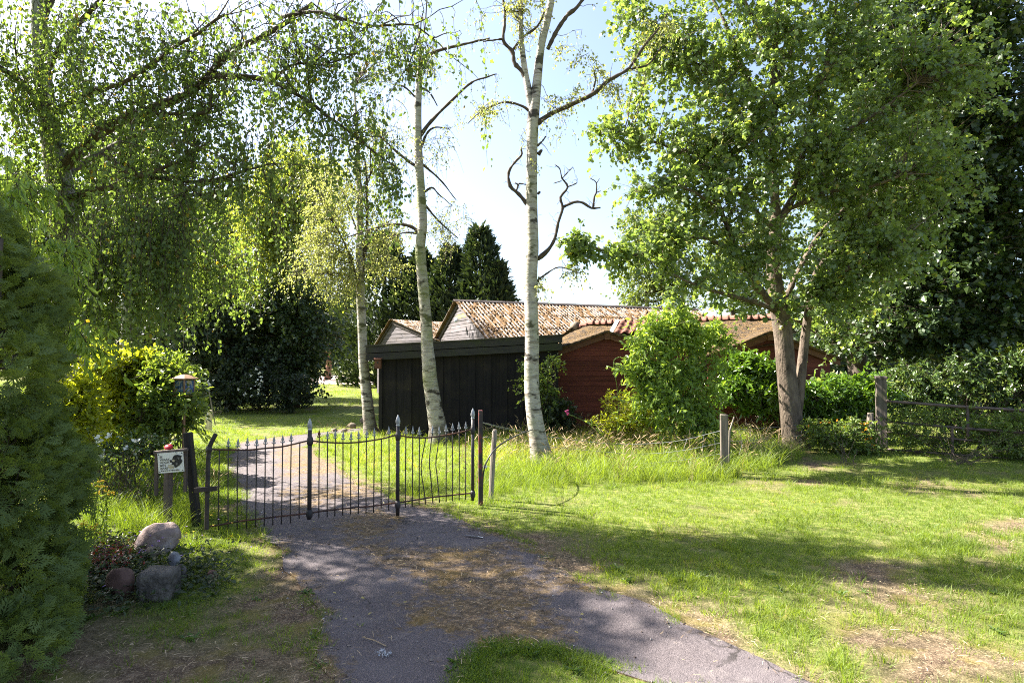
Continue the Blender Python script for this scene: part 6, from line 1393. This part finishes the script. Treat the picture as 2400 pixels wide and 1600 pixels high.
# thuja sprays
FC = bpy.data.collections.new('spray_sources')
for k in range(3):
    s = Soup(); tv, tf = LEAF['frond']; v = tv.copy(); v[:, 1] *= .75 + .14 * k; v[:, 2] -= .10 * k * tv[:, 0] ** 2; s.add(v, tf); me = s.mesh('spray%d' % k); me.materials.append(M['leaf_thuja']); FC.objects.link(bpy.data.objects.new('spray%d' % k, me))
P_, D_, N_s, L_s, t_s = SPRAYS; D_ = norm(D_); N_s = norm(N_s - D_ * np.sum(N_s * D_, -1, keepdims=True)); S_ = np.cross(N_s, D_)
eul = np.array([Matrix(((d[0], y_[0], z_[0]), (d[1], y_[1], z_[1]), (d[2], y_[2], z_[2]))).to_euler() for d, y_, z_ in zip(D_, S_, N_s)])
scatter('foliage', '', P_ - WL[th.name], R.integers(0, 3, len(P_)), np.repeat(L_s[:, None], 3, 1), eul[:, 2], t_s, eul[:, :2], FC, th)

# straw on the drive and on bare ground
p = field(2.2, 9.5, 420); x, y = p[:, 0], p[:, 1]; dr_on = on_drive(x, y)
w_ = np.where(dr_on, litter_amount(x, y) ** 1.4 * 1.1, np.where(y < 8, bare_amount(x, y) ** 2 * .85, 0)); kk = R.random(len(x)) < w_
x, y = x[kk], y[kk]; n = len(x); a = R.random(n) * 6.283 ; q = np.stack([x, y, .024 + .012 * R.random(n)], 1)
s = Soup(); d_ = np.stack([np.cos(a), np.sin(a), R.normal(size=n) * .16], 1); s.leaves(q, d_, V3(0, 0, 1) + R.normal(size=(n, 3)) * .4, .025 + .05 * R.random(n) ** 2, .0028 + .0016 * R.random(n), 'blade')
part('straw', s, M['straw'], None, V3(0, 0, 0), kind='stuff')['label'] = 'dry straw scattered over the drive and bare lawn'
# grit and crumbs of soil along the edges of the drive
p = field(2.2, 9, 170); x, y = p[:, 0], p[:, 1]; de = np.minimum(near(DRIVE, x, y)[0], near(ISLE, x, y)[0])
kk = (R.random(len(x)) < np.where(on_drive(x, y), .10 + .8 * np.exp(-(de / .16) ** 2), .75 * np.exp(-(de / .10) ** 2))); p = p[kk]; n = len(p)
o8 = np.array([(0, 0, .8), (1, 0, 0), (.2, 1, 0), (-1, .1, 0), (-.1, -1, 0), (0, 0, -.6)]); s = Soup(); sz_ = (.003 + .009 * R.random(n) ** 3)[:, None, None]
aa = R.random(n) * 6.28; ca, sa = np.cos(aa)[:, None], np.sin(aa)[:, None]; ov_ = np.stack([o8[None, :, 0] * ca - o8[None, :, 1] * sa, o8[None, :, 0] * sa + o8[None, :, 1] * ca, np.tile(o8[None, :, 2], (n, 1))], 2) * (1 + .35 * R.normal(size=(n, 6, 3)))
s.add_many(np.stack([p[:, 0], p[:, 1], np.full(n, .012)], 1)[:, None] + ov_ * sz_, [(0, 1, 2), (0, 2, 3), (0, 3, 4), (0, 4, 1), (5, 2, 1), (5, 3, 2), (5, 4, 3), (5, 1, 4)], R.random(n))
q = NT('grit'); q.set(q.ramp(q.attr('tint'), [(0, (.05, .035, .025)), (.5, (.13, .10, .08)), (.85, (.25, .22, .2)), (1, (.5, .48, .46))]), .9, .2)
part('grit', s, q.m, None, V3(0, 0, 0), kind='stuff')['label'] = 'grit and soil crumbs strewn along the edges of the drive'
# fallen yellow leaves and pale crumbs
p = field(2.6, 8, 3.2); p = p[on_drive(p[:, 0], p[:, 1])]; n = len(p); s = Soup(); q = np.stack([p[:, 0], p[:, 1], np.full(n, .028)], 1); s.leaves(q, R.normal(size=(n, 3)) * V3(1, 1, .1), V3(0, 0, 1) + R.normal(size=(n, 3)) * .25, .03, .02, 'oval')
M['fallen'] = mat_leaf('fallen_leaf', (.28, .22, .05), (.5, .42, .16), .2, tmul=(1, 1, .6))
part('fallen_leaves', s, M['fallen'], None, V3(0, 0, 0), kind='stuff')['label'] = 'few small yellow leaves fallen on the asphalt'
# low leafy ground cover round the rock pile
n = 2600; p = np.concatenate([np.array([ground(270 + R.normal() * 60, 1345 + R.normal() * 38) for k in range(n)]), np.array([ground(450 + R.normal() * 50, 1350 + R.normal() * 30) for k in range(700)])])
n = len(p); p[:, 2] = .02 + .09 * R.random(n) ** 1.5; s = Soup(); s.leaves(p, R.normal(size=(n, 3)) * V3(1, 1, .4), V3(0, 0, 1) + R.normal(size=(n, 3)) * .5, .03 + .02 * R.random(n), .024, 'oval')
part('ground_cover', s, M['leaf_ivy'], None, V3(0, 0, 0), kind='stuff')['label'] = 'dark creeping leaves between the stones of the rock pile'
p = np.array([ground(250 + R.normal() * 34, 1330 + R.normal() * 20) for k in range(420)]); n = len(p); p[:, 2] = .05 + .08 * R.random(n); s = Soup(); s.leaves(p, R.normal(size=(n, 3)), V3(0, 0, 1) + R.normal(size=(n, 3)) * .5, .026, .018, 'oval')
part('red_ground_cover', s, M['leaf_red'], None, V3(0, 0, 0), kind='stuff')['label'] = 'dark red creeping leaves beside the thuja'
for nm, mt, sel, n, lab in (('violet_flowers', 'petal_violet', (290, 1310, 110, 70), 46, 'tiny violet flowers among the creeping leaves'), ('yellow_flowers', 'petal_yellow', (470, 1240, 60, 60), 36, 'tiny yellow flowers in the grass by the sign')):
    p = np.array([ground(sel[0] + R.normal() * sel[2], sel[1] + R.normal() * sel[3] * .6) for k in range(n)]); p[:, 2] = .10 + .10 * R.random(n); s = Soup()
    for j in range(4): s.leaves(p, R.normal(size=p.shape) * V3(1, 1, .2), V3(0, 0, 1) + R.normal(size=p.shape) * .4, .011, .009, 'oval')
    part(nm, s, M[mt], None, V3(0, 0, 0), kind='stuff')['label'] = lab
